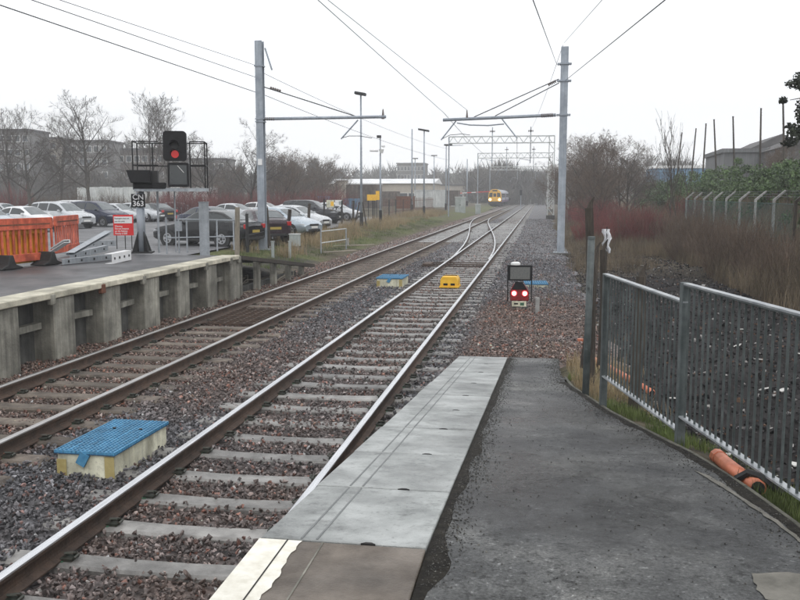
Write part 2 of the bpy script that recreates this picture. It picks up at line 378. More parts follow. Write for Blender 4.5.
# ------------------------------------------------------------------ object helpers
def link(o, parent=None):
    COL.objects.link(o)
    if parent is not None: o.parent = parent
    return o
def tag(o, label=None, cat=None, group=None, kind=None):
    if label: o['label'] = label
    if cat: o['category'] = cat
    if group: o['group'] = group
    if kind: o['kind'] = kind
    return o
def thing(name, loc, label, cat, rz=0.0, group=None):
    o = bpy.data.objects.new(name, None)
    o.empty_display_size = .2
    o.location = loc; o.rotation_euler = (0, 0, rz)
    return tag(link(o), label, cat, group)
def inst(name, mesh, parent=None, loc=(0, 0, 0), rot=(0, 0, 0), scale=(1, 1, 1)):
    o = bpy.data.objects.new(name, mesh)
    o.location = loc; o.rotation_euler = rot; o.scale = scale
    return link(o, parent)
def copy_tree(o, parent=None):
    kids = list(o.children)
    c = o.copy(); COL.objects.link(c); c.parent = parent
    for k in kids: copy_tree(k, c)
    return c

class MB:
    """Collects shapes, then links them as ONE mesh object."""
    def __init__(s): s.v = []; s.f = []
    def add(s, vs, fs):
        o = len(s.v); s.v.extend([tuple(v) for v in vs]); s.f.extend([tuple(i + o for i in f) for f in fs]); return s
    def box(s, x0, x1, y0, y1, z0, z1, mat=None):
        vs = [(x, y, z) for z in (z0, z1) for y in (y0, y1) for x in (x0, x1)]
        if mat is not None: vs = [mat @ Vector(v) for v in vs]
        return s.add(vs, [(0, 2, 3, 1), (4, 5, 7, 6), (0, 1, 5, 4), (2, 6, 7, 3), (0, 4, 6, 2), (1, 3, 7, 5)])
    def cbox(s, c, d, mat=None):
        return s.box(c[0]-d[0]/2, c[0]+d[0]/2, c[1]-d[1]/2, c[1]+d[1]/2, c[2]-d[2]/2, c[2]+d[2]/2, mat)
    def tube(s, pts, rad, n=6, cap=True):
        pts = [Vector(p) for p in pts]
        rads = rad if hasattr(rad, '__len__') else [rad] * len(pts)
        base = len(s.v); ref = None
        for i, p in enumerate(pts):
            d = (pts[min(i+1, len(pts)-1)] - pts[max(i-1, 0)])
            if d.length < 1e-9: d = Vector((0, 0, 1))
            d.normalize()
            if ref is None: ref = Vector((0, 0, 1)) if abs(d.z) < .9 else Vector((1, 0, 0))
            a = d.cross(ref); a = a.normalized() if a.length > 1e-6 else d.orthogonal().normalized()
            b = a.cross(d); ref = b
            for k in range(n):
                t = 2 * math.pi * k / n
                q = p + (a * math.cos(t) + b * math.sin(t)) * rads[i]
                s.v.append((q.x, q.y, q.z))
        for i in range(len(pts) - 1):
            for k in range(n):
                k2 = (k + 1) % n
                s.f.append((base+i*n+k, base+i*n+k2, base+(i+1)*n+k2, base+(i+1)*n+k))
        if cap:
            s.f.append(tuple(base + k for k in reversed(range(n))))
            s.f.append(tuple(base + (len(pts)-1)*n + k for k in range(n)))
        return s
    def bar(s, p, q, w, h, upv=(0, 0, 1)):
        p, q = Vector(p), Vector(q); d = (q - p); L = d.length; d.normalize()
        a = d.cross(Vector(upv)); a = a.normalized() if a.length > 1e-5 else d.orthogonal().normalized()
        b = a.cross(d)
        vs = [e + a * (i * w / 2) + b * (j * h / 2) for e in (p, q) for (i, j) in ((-1, -1), (1, -1), (1, 1), (-1, 1))]
        return s.add(vs, [(3, 2, 1, 0), (4, 5, 6, 7), (0, 1, 5, 4), (1, 2, 6, 5), (2, 3, 7, 6), (3, 0, 4, 7)])
    def prism(s, poly, axis, a0, a1):
        """Extrude a 2D polygon along axis 0/1/2 from a0 to a1."""
        n = len(poly)
        def mk(u, v, a): return {0: (a, u, v), 1: (u, a, v), 2: (u, v, a)}[axis]
        vs = [mk(u, v, a) for a in (a0, a1) for u, v in poly]
        fs = [tuple(range(n)), tuple(range(2*n-1, n-1, -1))] + [(i, i+n, (i+1) % n + n, (i+1) % n) for i in range(n)]
        return s.add(vs, fs)
    def disc(s, c, r, axis=1, n=12, r0=0):
        pass
    def grid(s, P):
        """P: rows of points -> quads."""
        o = len(s.v); nr, nc = len(P), len(P[0])
        for row in P: s.v.extend([tuple(p) for p in row])
        for i in range(nr-1):
            for j in range(nc-1):
                s.f.append((o+i*nc+j, o+i*nc+j+1, o+(i+1)*nc+j+1, o+(i+1)*nc+j))
        return s
    def mesh(s, name, mat, smooth=False, bevel=0, fix=True):
        me = bpy.data.meshes.new(name)
        me.from_pydata(s.v, [], s.f)
        if fix or bevel:
            bm = bmesh.new(); bm.from_mesh(me)
            if fix: bmesh.ops.recalc_face_normals(bm, faces=bm.faces)
            if bevel:
                bmesh.ops.bevel(bm, geom=[e for e in bm.edges if len(e.link_faces) == 2 and e.calc_face_angle(0) > .5], offset=bevel, segments=1, affect='EDGES')
            bm.to_mesh(me); bm.free()
        if smooth: me.polygons.foreach_set('use_smooth', [True] * len(me.polygons))
        me.materials.append(M[mat] if isinstance(mat, str) else mat)
        return me
    def build(s, name, mat, parent=None, loc=(0, 0, 0), rot=(0, 0, 0), smooth=False, bevel=0, fix=True):
        return inst(name, s.mesh(name, mat, smooth, bevel, fix), parent, loc, rot)

def np_mesh(name, v, f, mat, colname=None, col=None, smooth=False):
    """Fast mesh from arrays; f is (M,k) of equal face sizes."""
    me = bpy.data.meshes.new(name)
    v = np.asarray(v, np.float32); f = np.asarray(f, np.int32); k = f.shape[1]
    me.vertices.add(len(v)); me.vertices.foreach_set('co', v.ravel())
    me.loops.add(f.size); me.loops.foreach_set('vertex_index', f.ravel())
    me.polygons.add(len(f))
    me.polygons.foreach_set('loop_start', np.arange(0, f.size, k, dtype=np.int32))
    if smooth: me.polygons.foreach_set('use_smooth', np.ones(len(f), bool))
    else: me.polygons.foreach_set('use_smooth', np.zeros(len(f), bool))
    me.update(calc_edges=True)
    if col is not None:
        a = me.color_attributes.new(colname, 'FLOAT_COLOR', 'POINT')
        c = np.ones((len(v), 4), np.float32); c[:, :3] = col
        a.data.foreach_set('color', c.ravel())
    me.materials.append(M[mat])
    return me

def vnoise(x, y, s=1.0, seed=0):
    """Smooth value noise, vectorised."""
    x = np.asarray(x, float) * s + seed * 17.3; y = np.asarray(y, float) * s + seed * 9.1
    xi, yi = np.floor(x), np.floor(y); fx, fy = x - xi, y - yi
    fx = fx*fx*(3-2*fx); fy = fy*fy*(3-2*fy)
    def h(a, b):
        t = np.sin(a * 127.1 + b * 311.7 + seed * 74.7) * 43758.5453
        return t - np.floor(t)
    return (h(xi, yi)*(1-fx) + h(xi+1, yi)*fx)*(1-fy) + (h(xi, yi+1)*(1-fx) + h(xi+1, yi+1)*fx)*fy
def fbm(x, y, s=1.0, seed=0, o=4):
    t = 0; a = .5
    for k in range(o): t = t + a * vnoise(x, y, s * 2**k, seed + k); a *= .5
    return t
def sstep(a, b, x):
    t = np.clip((np.asarray(x, float) - a) / (b - a), 0, 1); return t*t*(3-2*t)
# ------------------------------------------------------------------ terrain functions
RT, LT, HG = -2.575, -5.93, .755          # centre of the right and left track, half rail distance
ZP, Y_TOP, Y_END = 1.165, 3.33, 12.5      # our platform: level, start and end of its ramp
ZL, X_LP, Y_LP = 1.07, -7.40, 21.0        # far platform: level, edge, end of its level part
_ey = np.array([-3, 1, 4.1, 5, 5.8, 6.2, 7.44, 8.4, 9.4, 10.6, 12.6]); _ex = np.array([1.5, 1.32, 1.15, 1.07, .96, .86, .60, .46, .32, .27, .30])
def zr(y): return ZP - .1 * np.clip(np.asarray(y, float) - Y_TOP, 0, Y_END - Y_TOP)
def xe(y): return np.interp(y, _ey, _ex)
def gz(x, y):
    x = np.asarray(x, float); y = np.asarray(y, float)
    n = fbm(x, y, .9, 3) - .47
    z = -.14 + 0 * x
    z = z + sstep(-8.5, -9.4, x) * .22 + sstep(-9.4, -11.0, x) * .20 + sstep(-11.4, -12.2, x) * .17 + (x < -9) * n * .10 * sstep(-12, -11, x)
    rough = (fbm(x, y, .55, 5) - .45) * .55 + (fbm(x, y, 2.2, 6) - .45) * .30
    right = sstep(1.0, 2.2, x)
    gr = .02 + rough * sstep(44, 30, y) * .9 + sstep(6, 3, x) * sstep(30, 10, y) * .10
    d = x - xe(y)
    near = sstep(12.9, 12.2, y)
    zn = (zr(y) - .07) * (1 - sstep(.05, 1.7, d)) + gr * sstep(.05, 1.7, d)
    zf = z * (1 - right) + gr * right
    zrt = np.where(d > 0, zn, np.where(x > -.9, np.minimum(zr(y) - .12, 1.0), -.14))
    z = np.where(x > -1.0, zrt * near + zf * (1 - near), z)
    z = z + sstep(7.6, 12.5, x) * 2.9 * sstep(12, 20, y) * (1 - .6 * sstep(90, 160, y)) + sstep(12.5, 60, x) * 1.5 * sstep(12, 20, y)
    return z
def tz(x, y):
    x = np.asarray(x, float); y = np.asarray(y, float)
    n = (fbm(x, y, 1.6, 8) - .47) * .05
    z = -.012 + n * .6 - .03 * sstep(40, 32, y)
    z = z - sstep(-7.6, -8.6, x) * .10
    six = np.exp(-((x - (RT + LT) / 2) / .5) ** 2) * .035 + np.exp(-((x + .7) / .5) ** 2) * .05
    z = z + six * sstep(60, 30, y)
    z = z + sstep(-1.3, -.6, x) * sstep(17.5, 12.6, y) * .20 * sstep(12.0, 12.6, y)
    z = z - sstep(.4, 1.3, x) * .05
    return z

def PG(px, py, dz=0.0):
    """Where a sight line meets the ground sheet."""
    d = ray(px, py); t = 2.0
    while t < 120:
        p = _C + d * t
        if p[2] <= float(gz(p[0], p[1])) + dz: break
        t += .02
    return Vector(p)
# ------------------------------------------------------------------ ground sheet
xs = np.unique(np.concatenate([np.array([-2500, -1200, -600, -300, -160, -100, -70, -50, -40, -32, -26, -22, -19, -17]), np.arange(-16, -9, .5), np.arange(-9, 0, .6),
      np.arange(0, 9, .14), np.arange(9, 16, .5), np.array([17, 19, 22, 26, 32, 40, 50, 70, 100, 160, 300, 600, 1200, 2500])]))
ys = np.unique(np.concatenate([np.array([-1500, -300, -60, -20, -8, -4]), np.arange(-2, 30, .16), np.arange(30, 60, .6), np.arange(60, 130, 3), np.array([130, 140, 160, 190, 230, 300, 450, 800, 1500, 3000])]))
GX, GY = np.meshgrid(xs, ys)
GZ = gz(GX, GY)
nx = len(xs)
idx = np.arange(GX.size).reshape(GX.shape)
quads = np.stack([idx[:-1, :-1], idx[:-1, 1:], idx[1:, 1:], idx[1:, :-1]], -1).reshape(-1, 4)
soil = np.zeros((*GX.shape, 3)); soil[:] = (.10, .085, .055)
def paint(mask, c):
    global soil
    soil = soil * (1 - mask[..., None]) + np.array(c) * mask[..., None]
paint(sstep(.9, 1.5, GX) * sstep(38, 26, GY), (.022, .020, .020))                 # spent ash and ballast dump
paint(sstep(.9, 1.5, GX) * sstep(26, 38, GY), (.085, .066, .045))
paint(((GX > 0) & (GX - xe(GY) < .75) & (GY < 12)).astype(float) * sstep(.35, .6, fbm(GX, GY, 1.2, 2)), (.075, .085, .03))
paint(sstep(4.6, 7.0, GX) * sstep(18, 24, GY), (.10, .082, .048))
paint(((GX < -8.6) & (GX > -12.6)).astype(float) * sstep(.3, .5, fbm(GX, GY, .6, 4)), (.10, .11, .04))
paint(((GX < -8.6) & (GX > -10.2) & (GY < 34)).astype(float), (.06, .055, .045))
ground = inst('ground', np_mesh('ground', np.stack([GX, GY, GZ], -1).reshape(-1, 3), quads, 'ground', 'soil', soil.reshape(-1, 3), smooth=True))
tag(ground, 'rough soil and grass ground around the railway', kind='structure')

# trackbed sheet
ty = np.unique(np.concatenate([np.arange(-2, 14, .2), np.arange(14, 40, .5), np.arange(40, 120, 2), np.arange(120, 420, 20)]))
tu = np.linspace(0, 1, 64)
TXX = np.zeros((len(ty), len(tu))); TYY = np.zeros_like(TXX)
for i, y in enumerate(ty):
    xr = -.62 + 1.9 * float(sstep(12.25, 12.6, y)) + (.25 * math.sin(y * 1.7) + .2 * math.sin(y * .61) if y > 12.6 else 0)
    xl = -8.75 + .12 * math.sin(y * .9) + .08 * math.sin(y * 2.3)
    TXX[i] = xl + (xr - xl) * tu; TYY[i] = y
TZZ = tz(TXX, TYY)
TZZ[:, 0] -= .14; TZZ[:, -1] -= .12
def ball_col(x, y):
    """Kind of stone: brown-red in the four-foots and the cess, blue-grey in the six-foot and the distance."""
    x = np.asarray(x, float); y = np.asarray(y, float)
    nz = fbm(x, y, 1.1, 12) - .47
    brown = np.maximum.reduce([sstep(.95, .7, np.abs(x - RT)) * .62, sstep(1.05, .85, np.abs(x - LT)) * .95, sstep(-6.8, -7.1, x) * 1.0, sstep(-1.5, -1.0, x) * sstep(26, 19, y) * .9])
    blotch = sstep(9, 11, y) * sstep(17, 14, y) * sstep(1.1, .6, np.abs(x - (RT + LT) / 2)) * .6
    brown = np.clip(np.maximum(brown, blotch) + nz * 1.0, 0, 1)[..., None]
    return np.array((.093, .092, .099)) * (1 - brown) + np.array((.130, .095, .081)) * brown
tidx = np.arange(TXX.size).reshape(TXX.shape)
tq = np.stack([tidx[:-1, :-1], tidx[:-1, 1:], tidx[1:, 1:], tidx[1:, :-1]], -1).reshape(-1, 4)
farpale = 1 + .75 * sstep(25, 70, TYY)[..., None] * (1 - .0 * TXX[..., None])
tb = inst('trackbed', np_mesh('trackbed', np.stack([TXX, TYY, TZZ], -1).reshape(-1, 3), tq, 'trackbed', 'soil', (ball_col(TXX, TYY) * .85).reshape(-1, 3), smooth=True))
tag(tb, 'crushed stone trackbed under both railway lines', kind='structure')

# ------------------------------------------------------------------ stones (too many to pick apart)
def stone_variants(n, seed):
    r = np.random.default_rng(seed); out = []
    for k in range(n):
        p = r.normal(size=(9, 3)); p /= np.linalg.norm(p, axis=1)[:, None]; p *= r.uniform(.75, 1.1, (9, 1)) * np.array([1, .8, .62]) * .5
        bm = bmesh.new()
        for q in p: bm.verts.new(q)
        res = bmesh.ops.convex_hull(bm, input=bm.verts)
        bmesh.ops.delete(bm, geom=[v for v in bm.verts if not v.link_faces], context='VERTS')
        bmesh.ops.triangulate(bm, faces=bm.faces)
        bm.verts.index_update()
        out.append((np.array([v.co[:] for v in bm.verts]), np.array([[v.index for v in f.verts] for f in bm.faces])))
        bm.free()
    return out
SV = stone_variants(14, 3)
def rot_mats(n, r):
    q = r.normal(size=(n, 4)); q /= np.linalg.norm(q, axis=1)[:, None]
    w, x, y, z = q.T
    return np.stack([np.stack([1-2*(y*y+z*z), 2*(x*y-z*w), 2*(x*z+y*w)], -1), np.stack([2*(x*y+z*w), 1-2*(x*x+z*z), 2*(y*z-x*w)], -1), np.stack([2*(x*z-y*w), 2*(y*z+x*w), 1-2*(x*x+y*y)], -1)], 1)
def scatter_stones(name, px, py, pz, size, col, mat='stone'):
    V, F, Cc, off = [], [], [], 0
    which = nrg.integers(0, len(SV), len(px))
    for k, (sv, sf) in enumerate(SV):
        i = np.where(which == k)[0]
        if not len(i): continue
        R = rot_mats(len(i), nrg)
        v = np.einsum('nij,vj->nvi', R, sv) * size[i][:, None, None] + np.stack([px[i], py[i], pz[i]], -1)[:, None, :]
        V.append(v.reshape(-1, 3)); Cc.append(np.repeat(col[i], len(sv), axis=0))
        F.append((sf[None] + (np.arange(len(i)) * len(sv))[:, None, None] + off).reshape(-1, 3)); off += len(i) * len(sv)
    return inst(name, np_mesh(name, np.concatenate(V), np.concatenate(F), mat, 'stone_col', np.concatenate(Cc)))
SL0, SLD = 5.48, .652
def on_sleeper(x, y):
    ph = np.abs(((y - SL0) / SLD + .5) % 1.0 - .5) * SLD
    nb = fbm(x, y, .8, 71)
    r = (ph < .10) & (np.abs(x - RT) < .84 + .3 * (nb - .47) * 4) & ~((nb > .60) & (y > 8))
    ph2 = np.abs(((y - SL0 - .2) / SLD + .5) % 1.0 - .5) * SLD
    l = (ph2 < .11) & (np.abs(x - LT) < .86) & ~(nb > .56)
    rail = np.minimum.reduce([np.abs(x - RT - HG), np.abs(x - RT + HG), np.abs(x - LT - HG), np.abs(x - LT + HG)]) < .065
    return r | l | rail
parts = []
for (y0, y1, dens, s0, s1) in ((3.0, 9.0, 900, .036, .070), (9.0, 15.0, 640, .040, .074), (15.0, 24.0, 330, .045, .082), (24.0, 36.0, 150, .055, .095), (36.0, 60.0, 60, .07, .12), (60.0, 96.0, 22, .09, .14)):
    n = int((y1 - y0) * 10.2 * dens)
    x = nrg.uniform(-8.7, 1.4, n); y = nrg.uniform(y0, y1, n)
    keep = in_view(x, y, 0, 90) & ~((x > -1.02) & (y < 12.55)) & (x < 1.15)
    os_ = on_sleeper(x, y)
    keep &= (~os_ | (nrg.random(n) < .012))
    x, y = x[keep], y[keep]
    parts.append((x, y, nrg.uniform(s0, s1, len(x)) * nrg.uniform(.75, 1.1, len(x)), on_sleeper(x, y)))
x = np.concatenate([p[0] for p in parts]); y = np.concatenate([p[1] for p in parts]); s = np.concatenate([p[2] for p in parts]); osl = np.concatenate([p[3] for p in parts])
c = ball_col(x, y) * np.exp(nrg.normal(0, .5, (len(x), 1)))
hue = nrg.random(len(x))
c = np.where((hue < .10)[:, None], c * np.array([1.5, .95, .8]), c)
c = np.where((hue > .93)[:, None], c * 1.9 + .03, c)
c = np.clip(c, .012, .42)
ends = ((np.abs(x - RT) > .8) & (np.abs(x - RT) < 1.26)) | ((np.abs(x - LT) < 1.26)) | (np.abs(x - RT) < .72)
phz = np.abs(((y - SL0) / SLD + .5) % 1.0 - .5) * SLD
z_lift = np.where(~osl & ends & (phz < .12) & (np.abs(x - RT) < 1.26), .022, 0)
z = z_lift + tz(x, y) + .03 * sstep(40, 32, y) + nrg.uniform(-.026, .016, len(x)) + osl * .03
bs = scatter_stones('ballast_stones', x, y, z, s, c)
tag(bs, 'loose crushed ballast stones around the rails and sleepers', 'ballast', kind='stuff')
print('ballast stones', len(x))

# dark rubble of the dump behind the railing
n = 40000
x = nrg.uniform(.4, 8.0, n); y = 5 + 39 * nrg.random(n) ** 1.25
keep = in_view(x, y, 0, 60) & (x - xe(y) > .45) & ((y < 12.6) | (x > 1.1))
x, y = x[keep], y[keep]
s = nrg.uniform(.03, .085, len(x)) * np.where(nrg.random(len(x)) < .04, 2.2, 1)
c = np.array((.027, .0255, .0265)) * np.exp(nrg.normal(0, .6, (len(x), 1)))
c = np.where((nrg.random(len(x)) < .05)[:, None], np.array((.30, .29, .28)), c)
c = np.where((nrg.random(len(x)) < .10)[:, None], np.array((.11, .07, .05)), c)
ds = scatter_stones('dump_rubble', x, y, gz(x, y) + .005, s, c, 'stone_dark')
tag(ds, 'dark ash and stone rubble heaped behind the railing', 'rubble', kind='stuff')

# ------------------------------------------------------------------ our platform: tarmac ramp, slabs, edging
py_ = np.concatenate([np.arange(-2, 3.3, .25), np.arange(3.3, 12.62, .12)])
pu = np.linspace(0, 1, 40)
PXX = np.zeros((len(py_), len(pu))); PYY = np.zeros_like(PXX)
for i, yv in enumerate(py_):
    xl = -.418
    xrr = float(xe(yv)) + .012 * math.sin(yv * 9.0) + .01 * math.sin(yv * 23.0)
    PXX[i] = xl + (xrr - xl) * pu; PYY[i] = yv
def pz(x, y): return zr(y) - .008 + (fbm(x, y, 1.3, 21) - .47) * .016
PZZ = pz(PXX, PYY)
PZZ[:, 0] -= .012
pid = np.arange(PXX.size).reshape(PXX.shape)
pq = np.stack([pid[:-1, :-1], pid[:-1, 1:], pid[1:, 1:], pid[1:, :-1]], -1).reshape(-1, 4)
path = inst('path', np_mesh('path', np.stack([PXX, PYY, PZZ], -1).reshape(-1, 3), pq, 'path', smooth=True))
tag(path, 'worn wet tarmac platform ramp beside the pale slabs', kind='structure')
# grit and moss crumbs along the slab joint and the path edge
n = 9000
y = nrg.uniform(3.0, 12.6, n); t = nrg.random(n)
x = np.where(t < .5, -.40 + np.abs(nrg.normal(0, .06, n)), xe(y) - np.abs(nrg.normal(0, .09, n)))
cl_ = np.exp(-((y - 9.6) / 1.1) ** 2) > nrg.random(n)
xw = np.where(t > .90, np.where(cl_, nrg.normal(.12, .13, n), nrg.uniform(-.3, .9, n)), x); xw = np.clip(xw, -.41, xe(y))
s = nrg.uniform(.004, .015, n)
cc = np.array((.045, .043, .038)) * np.exp(nrg.normal(0, .5, (n, 1)))
gs = scatter_stones('path_grit', xw, y, pz(xw, y) + .002, s, cc)
tag(gs, 'dark grit and crumbs along the edges of the tarmac ramp', 'grit', kind='stuff')

# dark strips of dirt lying along the slabs and along the edging
def strip(xa, xb, y0, y1, seed, label):
    rows = []
    for yv in np.arange(y0, y1, .07):
        a_ = xa(yv); b_ = xb(yv)
        rows.append([(x_, yv, float(pz(x_, yv)) + .0035 - (.003 if q in (0, 3) else 0)) for q, x_ in enumerate(np.linspace(a_, b_, 4))])
    tag(MB().grid(rows).build('dirt_strip', 'dirt', smooth=True), label, kind='structure')
nz_ = lambda yv, s_: float(fbm(yv, s_ * 3.1, 2.2, 60)) - .47
strip(lambda yv: -.421, lambda yv: -.362 + .22 * nz_(yv, 1) * (.5 + nz_(yv * .4, 5)) + .05 * math.sin(yv * 5.1) * nz_(yv, 2), 1.0, 12.45, 1, 'dark damp dirt along the joint of slabs and tarmac')
strip(lambda yv: float(xe(yv)) - .05 + .12 * nz_(yv, 3), lambda yv: float(xe(yv)) + .01, 2.0, 9.6, 2, 'dark damp dirt along the tarmac edge by the railing')
# earth fill under slabs and tarmac, with the brick face towards the track
fill = MB()
yy = [-2, Y_TOP, Y_END + .02]
prof = [(-1.0, -.2), (-.2, -.2), (-.2, None), (-1.0, None)]
rows = []
for yv in yy:
    zt = float(zr(yv)) - .085
    rows.append([(-1.02, yv, -.2), (-1.02, yv, zt), (-.36, yv, zt + .02), (-.36, yv, -.2)])
fill.grid(rows); fill.add(rows[-1], [(0, 1, 2, 3)])
plat = fill.build('platform', 'concrete_dark')
tag(plat, 'platform end with pale ramp slabs along its edge', kind='structure')
seams = [3.33, 4.27, 5.21, 6.15, 7.11, 8.06, 9.12, 10.26, 11.34, 12.5]
for i in range(len(seams) - 1):
    a, b_ = seams[i] + .006, seams[i+1] - .006
    x0, x1 = -1.11 - .004 * (i % 3), -.425
    za, zb = float(zr(a)) + .002 * (i % 2), float(zr(b_))
    mb = MB()
    n_ = (0, 0, 0)
    top = [(x0, a, za), (x1, a, za), (x1, b_, zb), (x0, b_, zb)]
    mb.add(top + [(x, y, z - .075) for x, y, z in top], [(0, 1, 2, 3), (7, 6, 5, 4), (0, 4, 5, 1), (1, 5, 6, 2), (2, 6, 7, 3), (3, 7, 4, 0)])
    sl = mb.build('coping_slab', 'slab', plat, bevel=.004)
    # scored lines along the slab and the lifting notch on its seam
    g = MB()
    for gx in (-1.11 + .17, -1.11 + .235):
        g.bar((gx, a + .01, za + .0006), (gx, b_ - .01, zb + .0006), .008, .004)
    g.build('scored_line', 'score', sl)
    nt_ = MB().prism([(-.03, 0), (.03, 0), (.012, .014), (-.012, .014)], 2, -.02, .0015)
    nt_.build('lifting_notch', 'joint', sl, loc=(-.66, a - .004, za))
# level coping with the white edge line
def coping(y0, y1):
    mb = MB().box(-1.11, -.425, y0, y1, ZP - .08, ZP)
    o = mb.build('coping_slab', 'slab_brown', plat, bevel=.004)
    r = random.Random(int(y0 * 100))
    left, right = [], []
    k = 30
    for j in range(k + 1):
        yv = y0 + .004 + (y1 - y0 - .008) * j / k
        left.append((-1.108, yv, ZP + .003)); right.append((-1.108 + .175 + .006 * math.sin(j * .47 + y0 * 5) + .004 * math.sin(j * 1.7) + r.uniform(-.003, .003), yv, ZP + .003))
    MB().grid([left, right]).build('white_line', 'white_paint', o)
    MB().box(-.992, -.986, y0, y1, ZP + .0035, ZP + .0046).build('joint_line', 'joint', o)
    MB().box(-.845, -.838, y0, y1, ZP + .001, ZP + .0025).build('joint_line', 'concrete', o)
    return o
coping(2.39, 3.318); coping(1.45, 2.385); coping(.5, 1.445)
# tarmac repair patches, sheets a few millimetres proud
def patch(name, pts, mat, dz, label):
    rj = random.Random(len(pts)); P = []
    for i in range(len(pts)):
        a_, b_ = pts[i], pts[(i + 1) % len(pts)]
        for k in range(4):
            q = a_.lerp(b_, k / 4); P.append((q.x + rj.gauss(0, .003), q.y + rj.gauss(0, .005)))
    fs = [tuple(range(len(P)))]
    bm = bmesh.new(); f_ = bm.faces.new([bm.verts.new((x_, y_, 0)) for x_, y_ in P]); bmesh.ops.triangulate(bm, faces=[f_])
    bmesh.ops.subdivide_edges(bm, edges=bm.edges, cuts=2, use_grid_fill=True)
    for v in bm.verts: v.co.z = float(pz(v.co.x, v.co.y)) + dz
    mb = MB(); bm.verts.index_update(); mb.add([v.co for v in bm.verts], [tuple(v.index for v in f.verts) for f in bm.faces]); bm.free()
    o = mb.build(name, mat); tag(o, label, kind='structure'); return o
def PRz(px, py):
    d = ray(px, py); t = (ZP + .1 * Y_TOP - EYE) / (d[2] + .1 * d[1]); p = _C + d * t
    if p[1] < Y_TOP: return PZ(px, py, ZP - .012)
    return Vector((p[0], p[1], p[2] - .012))
M['patch_pale'] = pmat('pale_concrete_patch', (.10, .095, .08), (.19, .18, .155), scale=6, rough=.7, bump=.3, bscale=60, big=.2, world=True)
M['patch_dark'] = pmat('dark_tarmac_patch', (.045, .046, .05), (.085, .086, .09), scale=20, rough=.5, bump=.4, bscale=90, big=.25, world=True)
patch('pavement_patch', [PRz(*p) for p in ((752, 577), (775, 574), (802, 576), (830, 580), (835, 606), (800, 606), (768, 603), (757, 592))], 'patch_pale', .005, 'pale concrete patch set into the tarmac')
patch('pavement_patch', [PRz(*p) for p in ((694, 469.5), (705, 477), (722, 487), (741, 499), (760, 512), (781, 526), (800, 540), (815, 551), (817, 549), (800, 537), (782, 523), (762, 509.5), (742, 496.5), (722, 483), (706, 474))], 'patch_pale', .005, 'thin pale scar along the edge of the tarmac')
# narrow kerb edging on the right of the tarmac, piece by piece
edg = thing('path_edging', (0, 0, 0), 'narrow concrete edging strip between tarmac ramp and railing', 'edging')
ey = np.arange(3.0, 10.4, .9)
for i in range(len(ey) - 1):
    a, b_ = ey[i] + .004, ey[i+1] - .004
    p = Vector((float(xe(a)) + .035, a, float(zr(a)) - .012 - .06)); q = Vector((float(xe(b_)) + .035, b_, float(zr(b_)) - .012 - .06))
    MB().bar(p, q, .032, .12).build('edging_piece', 'edging', edg, bevel=.006)

# ------------------------------------------------------------------ railway tracks
RAILP = [(-.07, 0), (.07, 0), (.07, .011), (.014, .03), (.009, .05), (.009, .108), (.034, .118), (.035, .140), (-.035, .140), (-.034, .118), (-.009, .108), (-.009, .05), (-.014, .03), (-.07, .011)]
HEADP = [(-.035, .1405), (.035, .1405), (.033, .152), (.024, .158), (-.024, .158), (-.033, .152)]
ZS = .014                                   # rail foot height
def sweep(profile, pts):
    mb = MB(); n = len(profile); P = [Vector(p) for p in pts]
    for i, p in enumerate(P):
        d = P[min(i+1, len(P)-1)] - P[max(i-1, 0)]; d.normalize(); a = d.cross(Vector((0, 0, 1))).normalized()
        mb.v.extend([tuple(p + a * u + Vector((0, 0, w))) for u, w in profile])
    for i in range(len(P) - 1):
        for k in range(n):
            k2 = (k + 1) % n; mb.f.append((i*n+k, i*n+k2, (i+1)*n+k2, (i+1)*n+k))
    mb.f.append(tuple(range(n))); mb.f.append(tuple(reversed(range((len(P)-1)*n, len(P)*n))))
    return mb
def rail(parent, pts, head='rail_head'):
    r_ = sweep(RAILP, pts).build('rail', 'rail_side', parent)
    sweep(HEADP, pts).build('rail_head', head, r_)
    return r_
# sleeper with a dished middle
def sleeper_mesh(L, w, name, mat, dish=.012):
    mb = MB(); rows = []
    st = [-1, -.97, -.62, -.5, -.2, .2, .5, .62, .97, 1]
    for t in st:
        x_ = t * L / 2; top = .018 - (dish if abs(t) < .3 else 0) - (.03 if abs(t) == 1 else 0)
        rows.append([(x_, -w/2, -.18), (x_, -w/2, top - .02), (x_, -w/2 + .022, top), (x_, w/2 - .022, top), (x_, w/2, top - .02), (x_, w/2, -.18)])
    mb.grid(rows); mb.add(rows[0], [(0, 1, 2, 3, 4, 5)]); mb.add(rows[-1], [(5, 4, 3, 2, 1, 0)])
    return mb.mesh(name, mat)
ME_SL = sleeper_mesh(2.5, .225, 'sleeper', 'sleeper')
ME_SLB = sleeper_mesh(2.5, .255, 'sleeper_old', 'sleeper_brown', .004)
cl = MB()
cl.tube([(-.03, -.05, .02), (-.02, .0, .045), (.025, .02, .05), (.03, -.03, .03), (-.02, -.045, .03), (-.055, -.02, .032), (-.06, .05, .03)], .011, 5)
cl.box(-.04, .05, -.055, .055, .0, .022)
ME_CLIP = cl.mesh('clip', 'clip')
ME_PAD = MB().box(-.085, .085, -.07, .07, -.004, .012).mesh('pad', 'pad')
def skip(y): return 47.5 < y < 79.5
